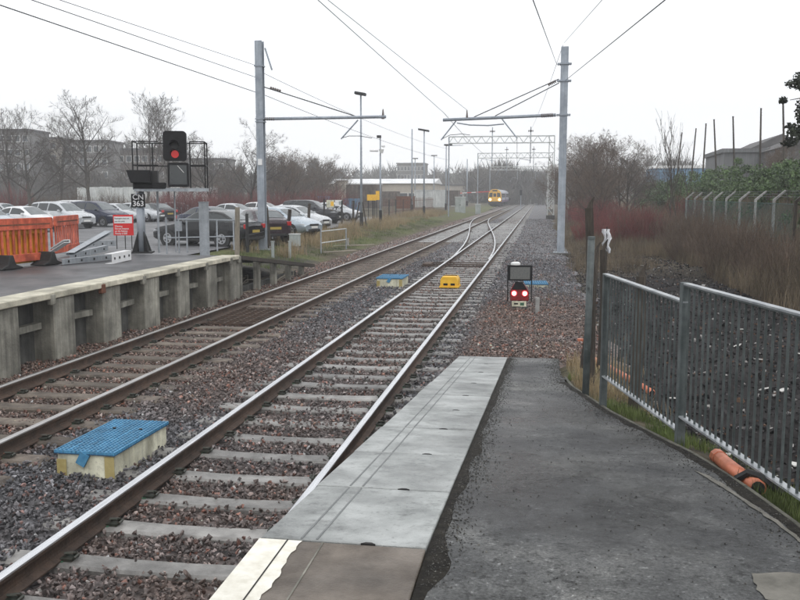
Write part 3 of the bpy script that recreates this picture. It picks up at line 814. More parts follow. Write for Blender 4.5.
def make_track(xc, ph, y0, label, sl_mesh, heads, clips_to):
    t = thing('railway_track', (xc, 0, 0), label, 'railway track')
    for sgn, hd in zip((-1, 1), heads):
        rail(t, [(sgn * HG, y, ZS) for y in (-4, 20, 60, 120, 200, 420)], hd)
    far = MB(); k = 0; n = 0
    y = ph
    while y > y0: y -= SLD
    while y < 260:
        y += SLD
        if skip(y): continue
        if n < 165:
            o = inst('sleeper', sl_mesh, t, (rng.uniform(-.015, .015), y + rng.uniform(-.012, .012), rng.uniform(-.006, .006)), (0, 0, rng.uniform(-.008, .008)))
            if y < clips_to:
                for sgn in (-1, 1):
                    for side in (-1, 1):
                        inst('clip', ME_CLIP, o, (sgn * HG + side * .105, 0, .016), (0, 0, math.pi if side > 0 else 0))
                    inst('pad', ME_PAD, o, (sgn * HG, 0, .012))
            n += 1
        else: far.box(-1.25, 1.25, y - .13, y + .13, -.1, .018)
    tag(far.build('far_sleepers', 'sleeper', t), kind='stuff')
    return t
track_r = make_track(RT, SL0, 3.2, 'nearer railway track with bright rails and pale concrete sleepers', ME_SL, ('rail_head', 'rail_head'), 19)
track_l = make_track(LT, SL0 + .2, 6.5, 'railway track with brown sleepers along the pillared platform', ME_SLB, ('rail_head_worn', 'rail_head_worn'), 17)
# crossover between the two
xo = thing('crossover_track', (0, 0, 0), 'curved crossover rails joining the two railway tracks', 'railway track')
def xc(y):
    t = float(sstep(30, 97, y)); return RT + (LT - RT) * t
for sgn in (-1, 1):
    pts = []
    for y in np.arange(33, 95.1, 1.5):
        pts.append((xc(y) + sgn * (HG - .04 * max(0, 1 - (y - 33) / 5) ), y, ZS + .001))
    rail(xo, pts)
    # check rails by the crossing
    cr = [(xc(y) + sgn * (HG - .075) , y, ZS + .002) for y in np.arange(61, 67.1, 1)]
    sweep(RAILP, cr).build('check_rail', 'rail_side', xo)
be = MB().box(-2.95, 2.95, -.14, .14, -.15, .02).mesh('bearer', 'bearer', bevel=.01)
y = 47.7
while y < 79.5:
    inst('bearer', be, xo, ((RT + LT) / 2 + rng.uniform(-.1, .1), y, rng.uniform(-.004, .004))); y += .66
for yv in (31.0, 31.8, 32.6):               # stretcher bars and rods by the switch toes
    MB().bar((RT - 1.6, yv, .05), (RT + .75, yv, .05), .05, .04).build('stretcher_bar', 'rail_side', xo)
mm = MB()
mm.box(RT - 1.55, RT - 1.25, 31.0, 31.9, .0, .13)
mm.build('point_motor', 'rail_side', xo, bevel=.02)
# third line where the train stands
sd = thing('railway_track', (-9.45, 0, 0), 'far branch railway track beneath the yellow fronted train', 'railway track')
for sgn in (-1, 1): rail(sd, [(sgn * HG, y, ZS) for y in (165, 250, 420)])
mb = MB(); y = 165
while y < 260: mb.box(-1.25, 1.25, y-.13, y+.13, -.1, .018); y += .65
tag(mb.build('far_sleepers', 'sleeper', sd), kind='stuff')
tbed = MB(); tbed.grid([[(-11.2, 155, -.05), (-8.6, 155, -.02)], [(-11.2, 420, -.05), (-8.6, 420, -.02)]])
tag(tbed.build('trackbed', 'ground'), 'ballast of the far branch line', kind='structure')
# dark lattice walkway panel lying in the four-foot of the far track
g = thing('track_grating', (LT - .02, 16.4, .035), 'dark lattice grating lying between rails of the brown sleepered track', 'grating')
for i in range(13): MB().bar((-.62, i * .19, 0), (.62, i * .19, 0), .03, .03).build('bar', 'rail_side', g)
for i in range(7): MB().bar((-.6 + i * .2, -.02, -.004), (-.6 + i * .2, 2.3, -.004), .03, .03).build('bar', 'rail_side', g)

# ------------------------------------------------------------------ far platform
fp = MB()
# asphalt body: level part, then the ramp down to the car park
xb = -15.5
rows = []
for yv in (2, 8, 14, Y_LP, 24, 28.4):
    z_ = ZL if yv <= Y_LP else ZL - (yv - Y_LP) * .105
    rows.append([(xx, yv, z_ - .012 + (float(fbm(xx, yv, .8, 31)) - .47) * .03) for xx in (xb, -13, -11, -9.5, -8.5, X_LP - .42)])
fp.grid(rows)
fpl = fp.build('platform', 'plat_asphalt', smooth=True)
tag(fpl, 'far platform of concrete pillars with pale coping and dark surface', kind='structure')
MB().box(X_LP - .56, X_LP - .40, 2, Y_LP - .02, -.2, ZL - .14).build('back_wall', 'concrete_dark', fpl)  # shade of the recess behind the pillars is put into its dark colour
MB().box(xb, X_LP - .62, Y_LP - .15, Y_LP - .02, -.2, ZL - .1).build('end_wall', 'concrete_dark', fpl)
MB().box(xb, X_LP - .5, 2, Y_LP - .02, ZL - .14, ZL - .05).build('deck', 'concrete_dark', fpl)
yp = [9.4 + 1.592 * k for k in range(8)]     # pillar starts
for i, yv in enumerate(yp):
    w = .64 + .03 * math.sin(i * 2.1)
    o = MB().box(X_LP - .50, X_LP - .04 - .01 * (i % 2), yv - .05, yv + w - .05, -.2, ZL - .105).build('pillar', 'concrete', fpl, bevel=.018)
    if i < 7:
        MB().bar((X_LP - .30, yv + w, .52 + .02 * (i % 3)), (X_LP - .30, yv + 1.5, .54), .12, .10).build('brace', 'concrete', fpl)
for i in range(9):
    a, b_ = 7.35 + 1.592 * i + .3, 7.35 + 1.592 * (i + 1) + .3
    b_ = min(b_, Y_LP)
    if b_ - a < .2: continue
    MB().box(X_LP - .44, X_LP + .015, a + .008, b_ - .008, ZL - .10, ZL + .004 * (i % 2)).build('coping_slab', 'coping', fpl, bevel=.012)
    k = MB().box(X_LP - .05, X_LP + .024, b_ - .07, b_ + .07, ZL - .19, ZL - .03)
    k.build('bracket', 'rust' if i in (3,) else 'concrete', fpl, bevel=.01)
# ramp edge beam and short posts
MB().bar((X_LP - .1, Y_LP + .03, ZL - .06), (X_LP - .1, 28.4, .22), .22, .10).build('ramp_edge_beam', 'wood', fpl)
for k in range(5):
    yv = Y_LP + .5 + 1.5 * k; zt = ZL - (yv - Y_LP) * .105 - .1
    MB().box(X_LP - .32, X_LP - .16, yv, yv + .16, -.2, max(zt, 0)).build('ramp_post', 'concrete', fpl)
MB().box(X_LP - .55, X_LP - .40, Y_LP + .05, 27.5, -.2, .12).build('kicker', 'concrete_dark', fpl)
# car park sheet
CPZ = .50
cp = MB(); rows = []
for yv in (10, 23.9, 24.1, 28.6, 40, 60, 82):
    rows.append([(xx, yv, CPZ) for xx in (-75, -40, -26, -18, -14.2 if yv > 20 else -15.5, -12.3 - (yv - 36) * .035 if yv > 28 else (-12.4 if yv > 24 else -15.6))])
cp.grid(rows)
tag(cp.build('car_park', 'carpark', fix=False), 'wet asphalt car park beside the railway', kind='structure')
for (xx, yv) in ():
    pass
# ------------------------------------------------------------------ electrification masts
def h_section(mb, h, w, d, t=.018):
    mb.box(-w/2, w/2, -d/2, -d/2 + t, 0, h); mb.box(-w/2, w/2, d/2 - t, d/2, 0, h); mb.box(-.011, .011, -d/2 + t, d/2 - t, 0, h)
    return mb
def base_of_mast(t):
    MB().cbox((0, 0, -.16), (.85, .85, .34)).build('plinth', 'concrete_dark', t, bevel=.02)
    MB().cbox((0, 0, .03), (.62, .55, .04)).build('base_plate', 'galv', t, bevel=.004)
    for sx in (-.24, .24):
        for sy in (-.2, .2): MB().tube([(sx, sy, .05), (sx, sy, .15)], .025, 6).build('bolt', 'galv', t)
def insulator(mb, p, q, r=.055, n=5):
    p, q = Vector(p), Vector(q)
    for k in range(n):
        c = p.lerp(q, (k + .5) / n); d = (q - p).normalized() * ((q - p).length / n * .28)
        mb.tube([c - d, c + d], [r, r * .75], 8)
    mb.tube([p, q], .02, 6)
def world_local(t, v): return Vector(v) - Vector(t.location)

ZM = .28
ml = PZ(263, 250, ZM)
mast_l = thing('overhead_line_mast', (ml.x, ml.y, ZM), 'tall grey steel overhead line mast beside the parked cars', 'mast')
hl = PY(260.5, 41, ml.y).z - ZM
h_section(MB(), hl, .30, .30).build('column', 'mast', mast_l)
base_of_mast(mast_l)
za = PY(264, 119, ml.y).z - ZM
xa = PY(386, 119, ml.y).x - ml.x
arm = MB(); arm.tube([(.16, -.02, za), (xa, -.02, za + .02)], .062, 8)
arm.build('cantilever_arm', 'mast', mast_l, smooth=True)
ins = MB(); insulator(ins, (.2, -.02, za), (.62, -.02, za), .075, 5); ins.build('insulator', 'ins', mast_l)
def pl(px, py): return world_local(mast_l, PY(px, py, ml.y))
MB().tube([pl(264, 87), pl(358, 117)], .022, 5).build('stay', 'wire', mast_l)
st = MB(); insulator(st, pl(270, 87.5), pl(281, 91), .06, 5); st.build('insulator', 'ins', mast_l)
MB().tube([pl(358, 120), pl(341, 139)], .030, 6).build('register_tube', 'mast', mast_l)
MB().tube([pl(342, 138), pl(349, 136), pl(360, 136), pl(372, 138)], .014, 5).build('steady_arm', 'wire', mast_l)
for px in (383,):
    it = MB(); it.tube([pl(px, 119), pl(px, 109)], [.07, .02], 8); it.build('top_insulator', 'ins', mast_l)
MB().tube([pl(265, 48), pl(272, 70)], .035, 6).build('bracket', 'mast', mast_l)
MB().box(-.09, .09, -.19, -.16, 3.5, 3.75).build('number_plate', 'white_sign', mast_l)
for zz in (za, hl - 1.0, hl * .62): MB().cbox((0, 0, zz), (.36, .36, .05)).build('band', 'mast', mast_l)

mr_ = PZ(560.5, 253, 0)
mast_r = thing('overhead_line_mast', (mr_.x, mr_.y, 0), 'tall grey steel overhead line mast beside the brown scrub', 'mast')
hr = PY(563, 47, mr_.y).z
h_section(MB(), hr, .32, .32).build('column', 'mast', mast_r)
base_of_mast(mast_r)
def pr(px, py): return world_local(mast_r, PY(px, py, mr_.y))
MB().tube([pr(556, 115), pr(443, 120)], .07, 8).build('cantilever_arm', 'mast', mast_r, smooth=True)
ins = MB(); insulator(ins, pr(553, 115), pr(541, 115.7), .10, 6); ins.build('insulator', 'ins', mast_r)
MB().tube([pr(559, 79), pr(474, 117)], .022, 5).build('stay', 'wire', mast_r)
MB().tube([pr(559, 83), pr(495, 116)], .022, 5).build('stay', 'wire', mast_r)
ins = MB(); insulator(ins, pr(556, 81), pr(548, 85), .08, 5); ins.build('insulator', 'ins', mast_r)
MB().tube([pr(456, 121), pr(441, 140)], .032, 6).build('register_tube', 'mast', mast_r)
MB().tube([pr(502, 119), pr(517, 138)], .032, 6).build('register_tube', 'mast', mast_r)
MB().tube([pr(457, 123), pr(470, 125), pr(488, 125.5), pr(504, 124)], .03, 5).build('cross_tube', 'mast', mast_r)
MB().tube([pr(442, 139), pr(450, 135), pr(462, 134), pr(470, 135)], .014, 5).build('steady_arm', 'wire', mast_r)
it = MB(); it.tube([pr(467, 119), pr(467, 110)], [.06, .02], 8); it.build('top_insulator', 'ins', mast_r)
for py in (115, 81, 64):
    c_ = pr(562, py); MB().cbox((0, 0, c_.z), (.42, .42, .07)).build('band', 'mast', mast_r)
    for s_ in (-1, 1): MB().tube([(s_ * .26, -.1, c_.z), (s_ * .26, .1, c_.z)], .05, 6).build('clamp', 'mast', mast_r)

# ------------------------------------------------------------------ lattice portals down the line
def portal(yv, xl, xr_, zb, dp, label, left_leg=.07):
    t = thing('overhead_line_portal', (xr_, yv, 0), label, 'portal', group=None)
    w = xr_ - xl
    # lattice leg
    lw = .68
    for sx in (-lw/2, lw/2):
        for sy in (-.2, .2): MB().bar((sx, sy, .3), (sx * .8, sy, zb + dp), .10, .10).build('leg_chord', 'lightgrey', t)
    n = 9
    for i in range(n):
        z0, z1 = .3 + (zb - .3) * i / n, .3 + (zb - .3) * (i + 1) / n
        s_ = 1 if i % 2 else -1
        MB().bar((-lw/2 * s_, -.2, z0), (lw/2 * s_, -.2, z1), .075, .075).build('lattice_bar', 'lightgrey', t)
    MB().cbox((0, 0, .12), (.95, .8, .5)).build('plinth', 'concrete_dark', t, bevel=.03)
    # boom
    for z_ in (zb, zb + dp):
        for sy in (-.2, .2): MB().bar((.3, sy, z_), (-w, sy, z_), .10, .10).build('boom_chord', 'lightgrey', t)
    n = 11
    for i in range(n):
        x0, x1 = -w * i / n, -w * (i + 1) / n
        MB().bar((x0, -.2, zb), ((x0 + x1) / 2, -.2, zb + dp), .075, .075).build('lattice_bar', 'lightgrey', t)
        MB().bar(((x0 + x1) / 2, -.2, zb + dp), (x1, -.2, zb), .075, .075).build('lattice_bar', 'lightgrey', t)
    if left_leg: MB().tube([(-w, 0, 0), (-w, 0, zb + dp)], left_leg, 8).build('post', 'mast', t)
    for xx in (RT - xr_ + 1.4, LT - xr_ + .6, RT - xr_ + 5.2 if w > 20 else RT - xr_ + 1.4):
        MB().tube([(xx, 0, zb - 2.2), (xx, 0, zb + dp + 1.0)], .055, 6).build('drop_post', 'mast', t)
        MB().tube([(xx, 0, zb - 1.9), (xx - 1.1, 0, zb - 1.7), (xx - 1.6, 0, zb - 2.6)], .03, 5).build('register_tube', 'mast', t)
        c_ = MB(); insulator(c_, (xx - .3, 0, zb + dp + .55), (xx + .3, 0, zb + dp + .55), .12, 4); c_.build('insulator', 'ins', t)
    return t
pp = PZ(552, 217, 0)
portal(98, PY(449, 140, 98).x, PY(552, 140, 98).x, PY(500, 143, 98).z, .72, 'nearest grey lattice portal frame spanning the tracks')
portal(140, PY(478, 155, 140).x, PY(551, 155, 140).x, PY(500, 158, 140).z, .75, 'middle grey lattice portal frame spanning the tracks')
portal(205, PY(490, 168, 205).x, PY(549, 168, 205).x, PY(500, 170, 205).z, .75, 'farthest grey lattice portal frame fading in the haze')

# ------------------------------------------------------------------ overhead wires
def wire(name, p, q, sag, label, r=.011, n=16, group=None):
    p, q = Vector(p), Vector(q); pts = []
    for i in range(n + 1):
        t = i / n; c_ = p.lerp(q, t); c_.z -= sag * 4 * t * (1 - t); pts.append(c_)
    o = MB().tube(pts, r, 5).build(name, 'wire'); return tag(o, label, 'wire', group)
def through(p_far, px, py, X, y_end):
    """Wire end near the camera's left so that the straight line from p_far passes the given sight line at lateral X."""
    a = PX(px, py, X) if abs(X) > .5 else PY(px, py, 15)
    d = (a - p_far); k = (y_end - p_far.y) / d.y
    return p_far + d * k
XL = ml.x
for (pm, pe, lab, r_) in (((257, 92), (0, 5), 'lowest overhead wire running past the mast by the cars', .014),
                          ((257, 77), (32, 0), 'middle overhead wire running to the mast by the cars', .011),
                          ((257, 65), (60, 0), 'topmost thin overhead wire running to the mast by the cars', .009)):
    a = PY(*pm, ml.y); a.x = XL - .2
    b_ = through(a, *pe, XL - .2, 4)
    wire('overhead_wire', a, b_, .0, lab, r_)
a = PY(257, 92, ml.y); wire('overhead_wire', a, (PY(449, 140, 98).x, 98, 6.4), .3, 'thin wire from the mast by the cars towards the nearest portal', .012)
a = PY(257, 70, ml.y); wire('overhead_wire', a, (PY(449, 140, 98).x, 98, 7.6), .4, 'upper thin wire from the mast by the cars towards the nearest portal', .010)
# right track: contact wire and catenary wire
e = PY(444, 113, mr_.y); b_ = PY(318, 0, 20); d = b_ - e; wire('overhead_wire', e, e + d * ((2 - e.y) / d.y), 0, 'lower of two wires meeting the cantilever tip over the tracks', .010)
e = PY(467, 110, mr_.y); b_ = PY(328, 0, 20); d = b_ - e; wire('overhead_wire', e, e + d * ((2 - e.y) / d.y), 0, 'upper of two wires meeting the cantilever over the tracks', .008)
wire('overhead_wire', PY(444, 113, mr_.y), (LT + 1, 98, 6.2), .3, 'wire from the cantilever tip to the nearest portal', .012)
wire('overhead_wire', PY(517, 138, mr_.y), (RT, 98, 5.2), .1, 'contact wire from the cantilever to the nearest portal', .012)
# wires to the right mast from above the camera
for (pm, pe, yy_, lab, r_) in (((557, 65), (533, 0), 12, 'faint wire falling steeply to the mast by the scrub', .008),
                          ((566, 80), (665, 0), 14.9, 'dark wire slanting down to the mast by the scrub', .011),
                          ((564, 43), (602, 0), 22, 'faint wire slanting to the top of the mast by the scrub', .008)):
    a = PY(*pm, mr_.y); b_ = PY(*pe, yy_); d = b_ - a
    wire('overhead_wire', a, a + d * ((3.0 - a.y) / d.y), 0, lab, r_)
wire('overhead_wire', PY(563, 45, mr_.y), (RT + 1.4, 98, 9.6), .3, 'faint wire from the top of the mast to the nearest portal', .010)
for i in range(2):
    for (xx, tr) in ((RT, 'nearer track'), (LT, 'brown sleepered track')):
        y0, y1 = ((98, 140), (140, 205))[i]
        wire('overhead_wire', (xx, y0, 5.2), (xx, y1, 5.2), .05, ('contact wire over the %s between the nearest and middle portals', 'contact wire over the %s between the middle and farthest portals')[i] % tr, .014)

# ------------------------------------------------------------------ equipment beside the track
def grp_box(p, lx, ly, h, rz, label, nx_, ny_, patches=True):
    t = thing('equipment_box', p, label, 'box', rz)
    MB().box(-lx/2, lx/2, -ly/2, ly/2, -.06, h - .035).build('body', 'cream', t, bevel=.01)
    lid = MB().box(-lx/2 - .02, lx/2 + .02, -ly/2 - .02, ly/2 + .02, h - .034, h - .026).build('lid', 'blue_shade', t)  # plate under the bars, coloured as the shaded gaps
    for i in range(nx_ + 1):
        x_ = -lx/2 - .01 + (lx + .02) * i / nx_
        MB().box(x_ - .006, x_ + .006, -ly/2 - .02, ly/2 + .02, h - .026, h).build('grating_bar', 'blue_grate', lid)
    for j in range(ny_ + 1):
        y_ = -ly/2 - .01 + (ly + .02) * j / ny_
        MB().box(-lx/2 - .02, lx/2 + .02, y_ - .006, y_ + .006, h - .026, h - .003).build('grating_bar', 'blue_grate', lid)
    if patches:
        MB().box(-lx/2 - .004, -lx/2 + .09, -ly/2 - .006, -ly/2, .0, h - .09).build('stain', 'tan_patch', t)
        MB().box(lx/2 - .09, lx/2 + .003, -ly/2 - .006, -ly/2, .0, h - .05).build('stain', 'tan_patch', t)
        hs = MB().box(-.045, .045, -.012, .012, -.09, .03).build('hasp', 'blue_grate', t, loc=(.0, -ly/2 - .02, h - .05), rot=(0, .5, 0))
        for sx in (-.12, .16): MB().tube([(sx, .22, h - .002), (sx, .22, h + .008)], .018, 8).build('bolt', 'black', t)
    return t
grp_box((-4.05, 7.79, .0), .56, 1.10, .245, math.radians(-1), 'cream box with clean blue grating lid between near rails', 14, 24)
grp_box((-4.12, 24.6, .0), .72, 1.1, .27, 0, 'cream box with blue lid beside the yellow cover', 12, 16)
grp_box((PZ(535, 284, 0).x + .02, 25.4, -.19), .62, .9, .27, .06, 'low blue lidded box behind the ground signal', 10, 14, False)
yc = PZ(452, 287, .02)
t = thing('equipment_cover', (RT + .12, yc.y + .2, .02), 'bright yellow cover standing between the nearer rails', 'cover')
MB().prism([(-.25, 0), (.25, 0), (.25, .20), (.19, .30), (-.19, .30), (-.25, .20)], 1, -.3, .3).build('body', 'yellow', t, bevel=.02)
MB().box(-.27, .27, -.33, .33, -.01, .03).build('flange', 'yellow', t)
MB().box(-.16, -.04, -.306, -.30, .05, .11).build('sticker', 'black', t)
MB().box(.04, .16, -.306, -.30, .05, .11).build('sticker', 'black', t)
MB().bar((-.2, 0, .31), (.2, 0, .31), .04, .02).build('handle', 'black', t)

# ground position signal with two lit spots
gp = PZ(519.5, 307, .04)
S = (gp.y / FOC) / math.cos(YAW) * math.cos(math.radians(7.8))
def gx(px): return (px - 519.5) * S
def gzv(py): return (307 - py) * S
t = thing('ground_signal', (gp.x, gp.y, .04), 'low black ground signal showing two bright red lights', 'signal', rz=math.radians(1))
MB().box(gx(508), gx(531), -.05, .05, gzv(280.5), gzv(265)).build('indicator_box', 'black', t, bevel=.012)
MB().box(gx(510), gx(529.3), -.058, -.052, gzv(279), gzv(267)).build('indicator_screen', 'mesh_screen', t)
for px in (507.6, 531): MB().box(gx(px) - .012, gx(px) + .012, -.06, .1, gzv(301), gzv(265)).build('frame_bar', 'black', t)
MB().prism([(gx(510), gzv(300.5)), (gx(528.5), gzv(300.5)), (gx(528.5), gzv(291)), (gx(523), gzv(283)), (gx(514), gzv(283)), (gx(510), gzv(291))], 1, -.06, .16).build('lamp_body', 'red_body', t, bevel=.015)
MB().prism([(gx(512), gzv(289)), (gx(526.5), gzv(289)), (gx(522), gzv(281.5)), (gx(515), gzv(281.5))], 1, -.10, -.062).build('hood', 'black', t)
for px in (514, 524.5):
    c_ = (gx(px), gzv(293))
    def disc_poly(r, n=16): return [(c_[0] + r * math.cos(2*math.pi*k/n), c_[1] + r * math.sin(2*math.pi*k/n)) for k in range(n)]
    lm = MB().prism(disc_poly(.062), 1, -.085, -.062).build('lamp_ring', 'lamp_ring', t)
    MB().prism(disc_poly(.044), 1, -.094, -.085).build('lens', 'lamp_spot', lm)
MB().box(gx(512), gx(526), -.09, -.062, gzv(306), gzv(300.8)).build('label_plate', 'cream', t)
MB().box(gx(514), gx(518), -.093, -.091, gzv(304), gzv(302.5)).build('label_mark', 'black', t)
MB().box(gx(520), gx(524), -.093, -.091, gzv(305), gzv(302)).build('label_mark', 'pad', t)
MB().tube([(gx(515), .0, gzv(265)), (gx(515), .0, gzv(263.2)), (gx(515), 0, gzv(262))], [.11, .11, .07], 12).build('cap', 'beacon', t)
MB().tube([(0, .05, -.15), (0, .05, gzv(299))], .05, 8).build('stem', 'black', t)
MB().box(-.18, .18, -.08, .18, -.12, .02).build('base', 'concrete_dark', t)
sp = PZ(537, 311, .03)
o = MB().tube([(0, 0, -.1), (.01, 0, .30)], [.05, .045], 8).build('marker_stump', 'conc_post', None, (sp.x, sp.y, .03))
tag(o, 'short pale concrete marker stump beside the ground signal', 'post')

# ------------------------------------------------------------------ colour light signal on the far platform
sb = PZ(142, 253, ZL)
S2 = (sb.y / FOC) / math.cos(YAW) * math.cos(math.radians(25 - 9)) * .995
def ax(px): return (px - 142) * S2 + .09 + .15
def az(py): return (253 - py) * S2
t = thing('colour_light_signal', (sb.x, sb.y, ZL), 'black railway signal on a post showing one red light, with access cage', 'signal', rz=math.radians(17))
MB().tube([(0, 0, 0), (0, 0, az(184))], .105, 12).build('post', 'mast', t, smooth=True)
for k in range(4):
    a_ = math.pi / 4 + k * math.pi / 2
    d = Vector((math.cos(a_), math.sin(a_), 0))
    g = MB(); n_ = Vector((-d.y, d.x, 0)) * .012
    q = [d * .09, d * .30, d * .30 + Vector((0, 0, .03)), d * .09 + Vector((0, 0, az(228)))]
    g.add([v + n_ for v in q] + [v - n_ for v in q], [(0, 1, 2, 3), (7, 6, 5, 4), (0, 4, 5, 1), (1, 5, 6, 2), (2, 6, 7, 3), (3, 7, 4, 0)])
    g.build('gusset', 'trim', t)
MB().cbox((0, 0, .02), (.56, .56, .04)).build('base_plate', 'trim', t)
MB().box(ax(128), ax(204), -.35, .45, az(186), az(182.5)).build('cage_floor', 'galv', t)
for (px, sy) in ((127.5, -.33), (144, .43), (187.5, -.33), (203, -.33), (203, .43), (127.5, .43)):
    MB().tube([(ax(px), sy, az(184)), (ax(px), sy, az(133))], .018, 6).build('cage_post', 'black', t)
for (p, q) in (((127.5, -.33), (154, -.33)), ((127.5, .43), (203, .43)), ((187.5, -.33), (203, -.33))):
    for py in (133, 158):
        MB().tube([(ax(p[0]), p[1], az(py)), (ax(q[0]), q[1], az(py))], .016, 6).build('cage_rail', 'black', t)
for px in (127.5, 203):
    for py in (133, 158): MB().tube([(ax(px), -.33, az(py)), (ax(px), .43, az(py))], .016, 6).build('cage_rail', 'black', t)
def rrect(x0, x1, z0, z1, r, n=5):
    P = []
    for cx_, cz_, a0 in ((x1 - r, z1 - r, 0), (x0 + r, z1 - r, 90), (x0 + r, z0 + r, 180), (x1 - r, z0 + r, 270)):
        for k in range(n + 1):
            a_ = math.radians(a0 + 90 * k / n); P.append((cx_ + r * math.cos(a_), cz_ + r * math.sin(a_)))
    return P
hd = MB().prism(rrect(ax(160), ax(184.5), az(153.5), az(122), .09), 1, -.46, -.30).build('signal_head', 'black', t)
MB().prism(rrect(ax(164), ax(181), az(151), az(126), .05), 1, -.30, -.10).build('rear_case', 'black', hd)
def lens(px, py, r, mat, nm):
    c_ = (ax(px), az(py)); n = 18
    hood = MB()
    R0 = [(c_[0] + (r + .02) * math.cos(2*math.pi*k/n), c_[1] + (r + .02) * math.sin(2*math.pi*k/n)) for k in range(n)]
    up = [p for k, p in enumerate(R0) if k <= n // 2]
    hood.grid([[(x_, -.46, z_) for x_, z_ in up], [(x_, -.64, z_ + .0) for x_, z_ in up]])
    hood.build('hood', 'black', hd, fix=False)
    MB().prism([(c_[0] + r * math.cos(2*math.pi*k/n), c_[1] + r * math.sin(2*math.pi*k/n)) for k in range(n)], 1, -.475, -.461).build(nm, mat, hd)
lens(172.5, 146.5, .095, 'lamp_red', 'lit_lens')
lens(172.5, 137, .095, 'trim', 'dark_lens')
lb = MB().box(ax(164), ax(186), -.42, -.05, az(181), az(155.5)).build('lower_indicator', 'black', t, bevel=.02)
MB().box(ax(166), ax(184), -.427, -.42, az(178.5), az(158)).build('screen', 'car_glass', lb)
MB().bar((ax(174.5), -.432, az(158.5)), (ax(181), -.432, az(166)), .01, .02, (0, 1, 0)).build('painted_glare', 'white_sign', lb)  # reflection on the screen, painted as a white diagonal bar
hp = MB()
hp.prism([(ax(126.5), az(177)), (ax(147), az(177)), (ax(147), az(163.5)), (ax(122), az(163.5))], 1, -.62, -.30)
hp.build('hooded_box', 'black', t, bevel=.01)
MB().box(ax(128), ax(161), -.40, -.1, az(183), az(176.5)).build('junction_box', 'black', t, bevel=.01)
MB().box(ax(147.2), ax(153), -.35, -.1, az(177), az(164)).build('side_case', 'trim', t)
npz = MB().box(ax(131.3) - .19, ax(146) - .19, -.14, -.125, az(203), az(188.6)).build('name_plate', 'black', t)
MB().box(ax(136) - .19, ax(139.5) - .19, -.139, -.127, az(187.6), az(184.5)).build('small_plate', 'white_sign', t)
def lettering(txt, size, loc, mat, parent, rot=(math.pi/2, 0, 0), align='CENTER', sx=1.0):
    cu = bpy.data.curves.new('lettering', 'FONT'); cu.body = txt; cu.size = size; cu.align_x = align; cu.align_y = 'CENTER'
    cu.extrude = .0015; cu.offset = .0015 * size / .1
    o = bpy.data.objects.new('lettering', cu); o.location = loc; o.rotation_euler = rot; o.scale = (sx, 1, 1)
    cu.materials.append(M[mat]); COL.objects.link(o)
    bpy.context.view_layer.update()
    me = bpy.data.meshes.new_from_object(o.evaluated_get(bpy.context.evaluated_depsgraph_get()))
    bpy.data.objects.remove(o)
    return inst('lettering', me, parent, loc, rot, (sx, 1, 1))
xc_ = (ax(131.3) + ax(146)) / 2 - .19
lettering('CN', .19, (xc_, -.143, az(192.2)), 'white_sign', npz)
lettering('363', .19, (xc_, -.143, az(199.2)), 'white_sign', npz)
MB().tube([(ax(150), .05, az(184)), (ax(150), .05, 0)], .03, 6).build('ladder_stile', 'galv', t)
MB().tube([(ax(168), .1, az(184)), (ax(168), .1, 0)], .02, 6).build('ladder_stile', 'galv', t)

# ------------------------------------------------------------------ red and white warning board
rb = PZ(125, 249, ZL - .03)
S3 = (rb.y / FOC) / math.cos(YAW) * math.cos(math.radians(17)) * 1.0
t = thing('warning_sign', (rb.x, rb.y, rb.z), 'red and white warning board on thin legs on the far platform', 'sign', rz=math.radians(17))
def sx_(px): return (px - 125) * S3
def sz_(py): return (249 - py) * S3
bd = MB().box(sx_(113.7), sx_(135), -.03, 0, sz_(234), sz_(211.5)).build('board', 'red_sign', t)
MB().box(sx_(114.6), sx_(133.8), -.036, -.031, sz_(220.8), sz_(213.4)).build('white_panel', 'white_sign', bd)
lettering('Passengers must not', .062, (sx_(115.2), -.039, sz_(215.4)), 'shed', bd, align='LEFT', sx=.78)
lettering('pass this point', .062, (sx_(115.2), -.039, sz_(218.6)), 'shed', bd, align='LEFT', sx=.78)
for i, s_ in enumerate(('Warning', 'Do not trespass', 'on the Railway', 'Penalty £1000')):
    lettering(s_, .068, (sx_(115.4), -.033, sz_(224.0 + i * 2.65)), 'white_sign', bd, align='LEFT', sx=.85)
for px in (116.5, 125.5, 132.5): MB().bar((sx_(px), .02, 0), (sx_(px), .02, sz_(213)), .035, .02, (1, 0, 0)).build('leg', 'trim', t)

# ------------------------------------------------------------------ orange and yellow plastic barriers
def barrier(p, rz, mat, label, w=2.0, h=1.0, feet=True, group=None):
    t = thing('plastic_barrier', p, label, 'barrier', rz)
    MB().prism(rrect(-w/2, w/2, h - .24, h, .05), 1, -.03, .03).build('top_bar', mat, t, bevel=.006)
    MB().prism(rrect(-w/2, w/2, .10, .26, .04), 1, -.03, .03).build('bottom_bar', mat, t, bevel=.006)
    MB().box(-w/2 + .12, w/2 - .12, -.036, -.031, h - .15, h - .12).build('groove', 'rust' if mat != 'yellow_plastic' else 'yellow', t)
    n = int(w / .165)
    for k in range(n + 1):
        x_ = -w/2 + .04 + (w - .08) * k / n
        MB().box(x_ - .032, x_ + .032, -.014, .014, .25, h - .23).build('slat', mat, t, bevel=.006)
    if feet:
        for x_ in (-w * .28, w * .32):
            f = MB().prism([(-.33, 0), (.33, 0), (.31, .03), (.12, .09), (.05, .28), (-.05, .28), (-.12, .09), (-.31, .03)], 1, -.30, .06)
            o = f.build('foot', 'black_rubber', t, loc=(x_, 0, 0), bevel=.015)
    return t
R1, L1 = PZ(54, 263, ZL), PZ(0, 269, ZL)
dv = (R1 - L1).normalized(); w1 = 2.1; c1 = R1 - dv * (w1 / 2); a1 = math.atan2(dv.y, dv.x); nv = Vector((-dv.y, dv.x, 0))
h1 = (263 - 214.5) * R1.y / FOC * 1.02
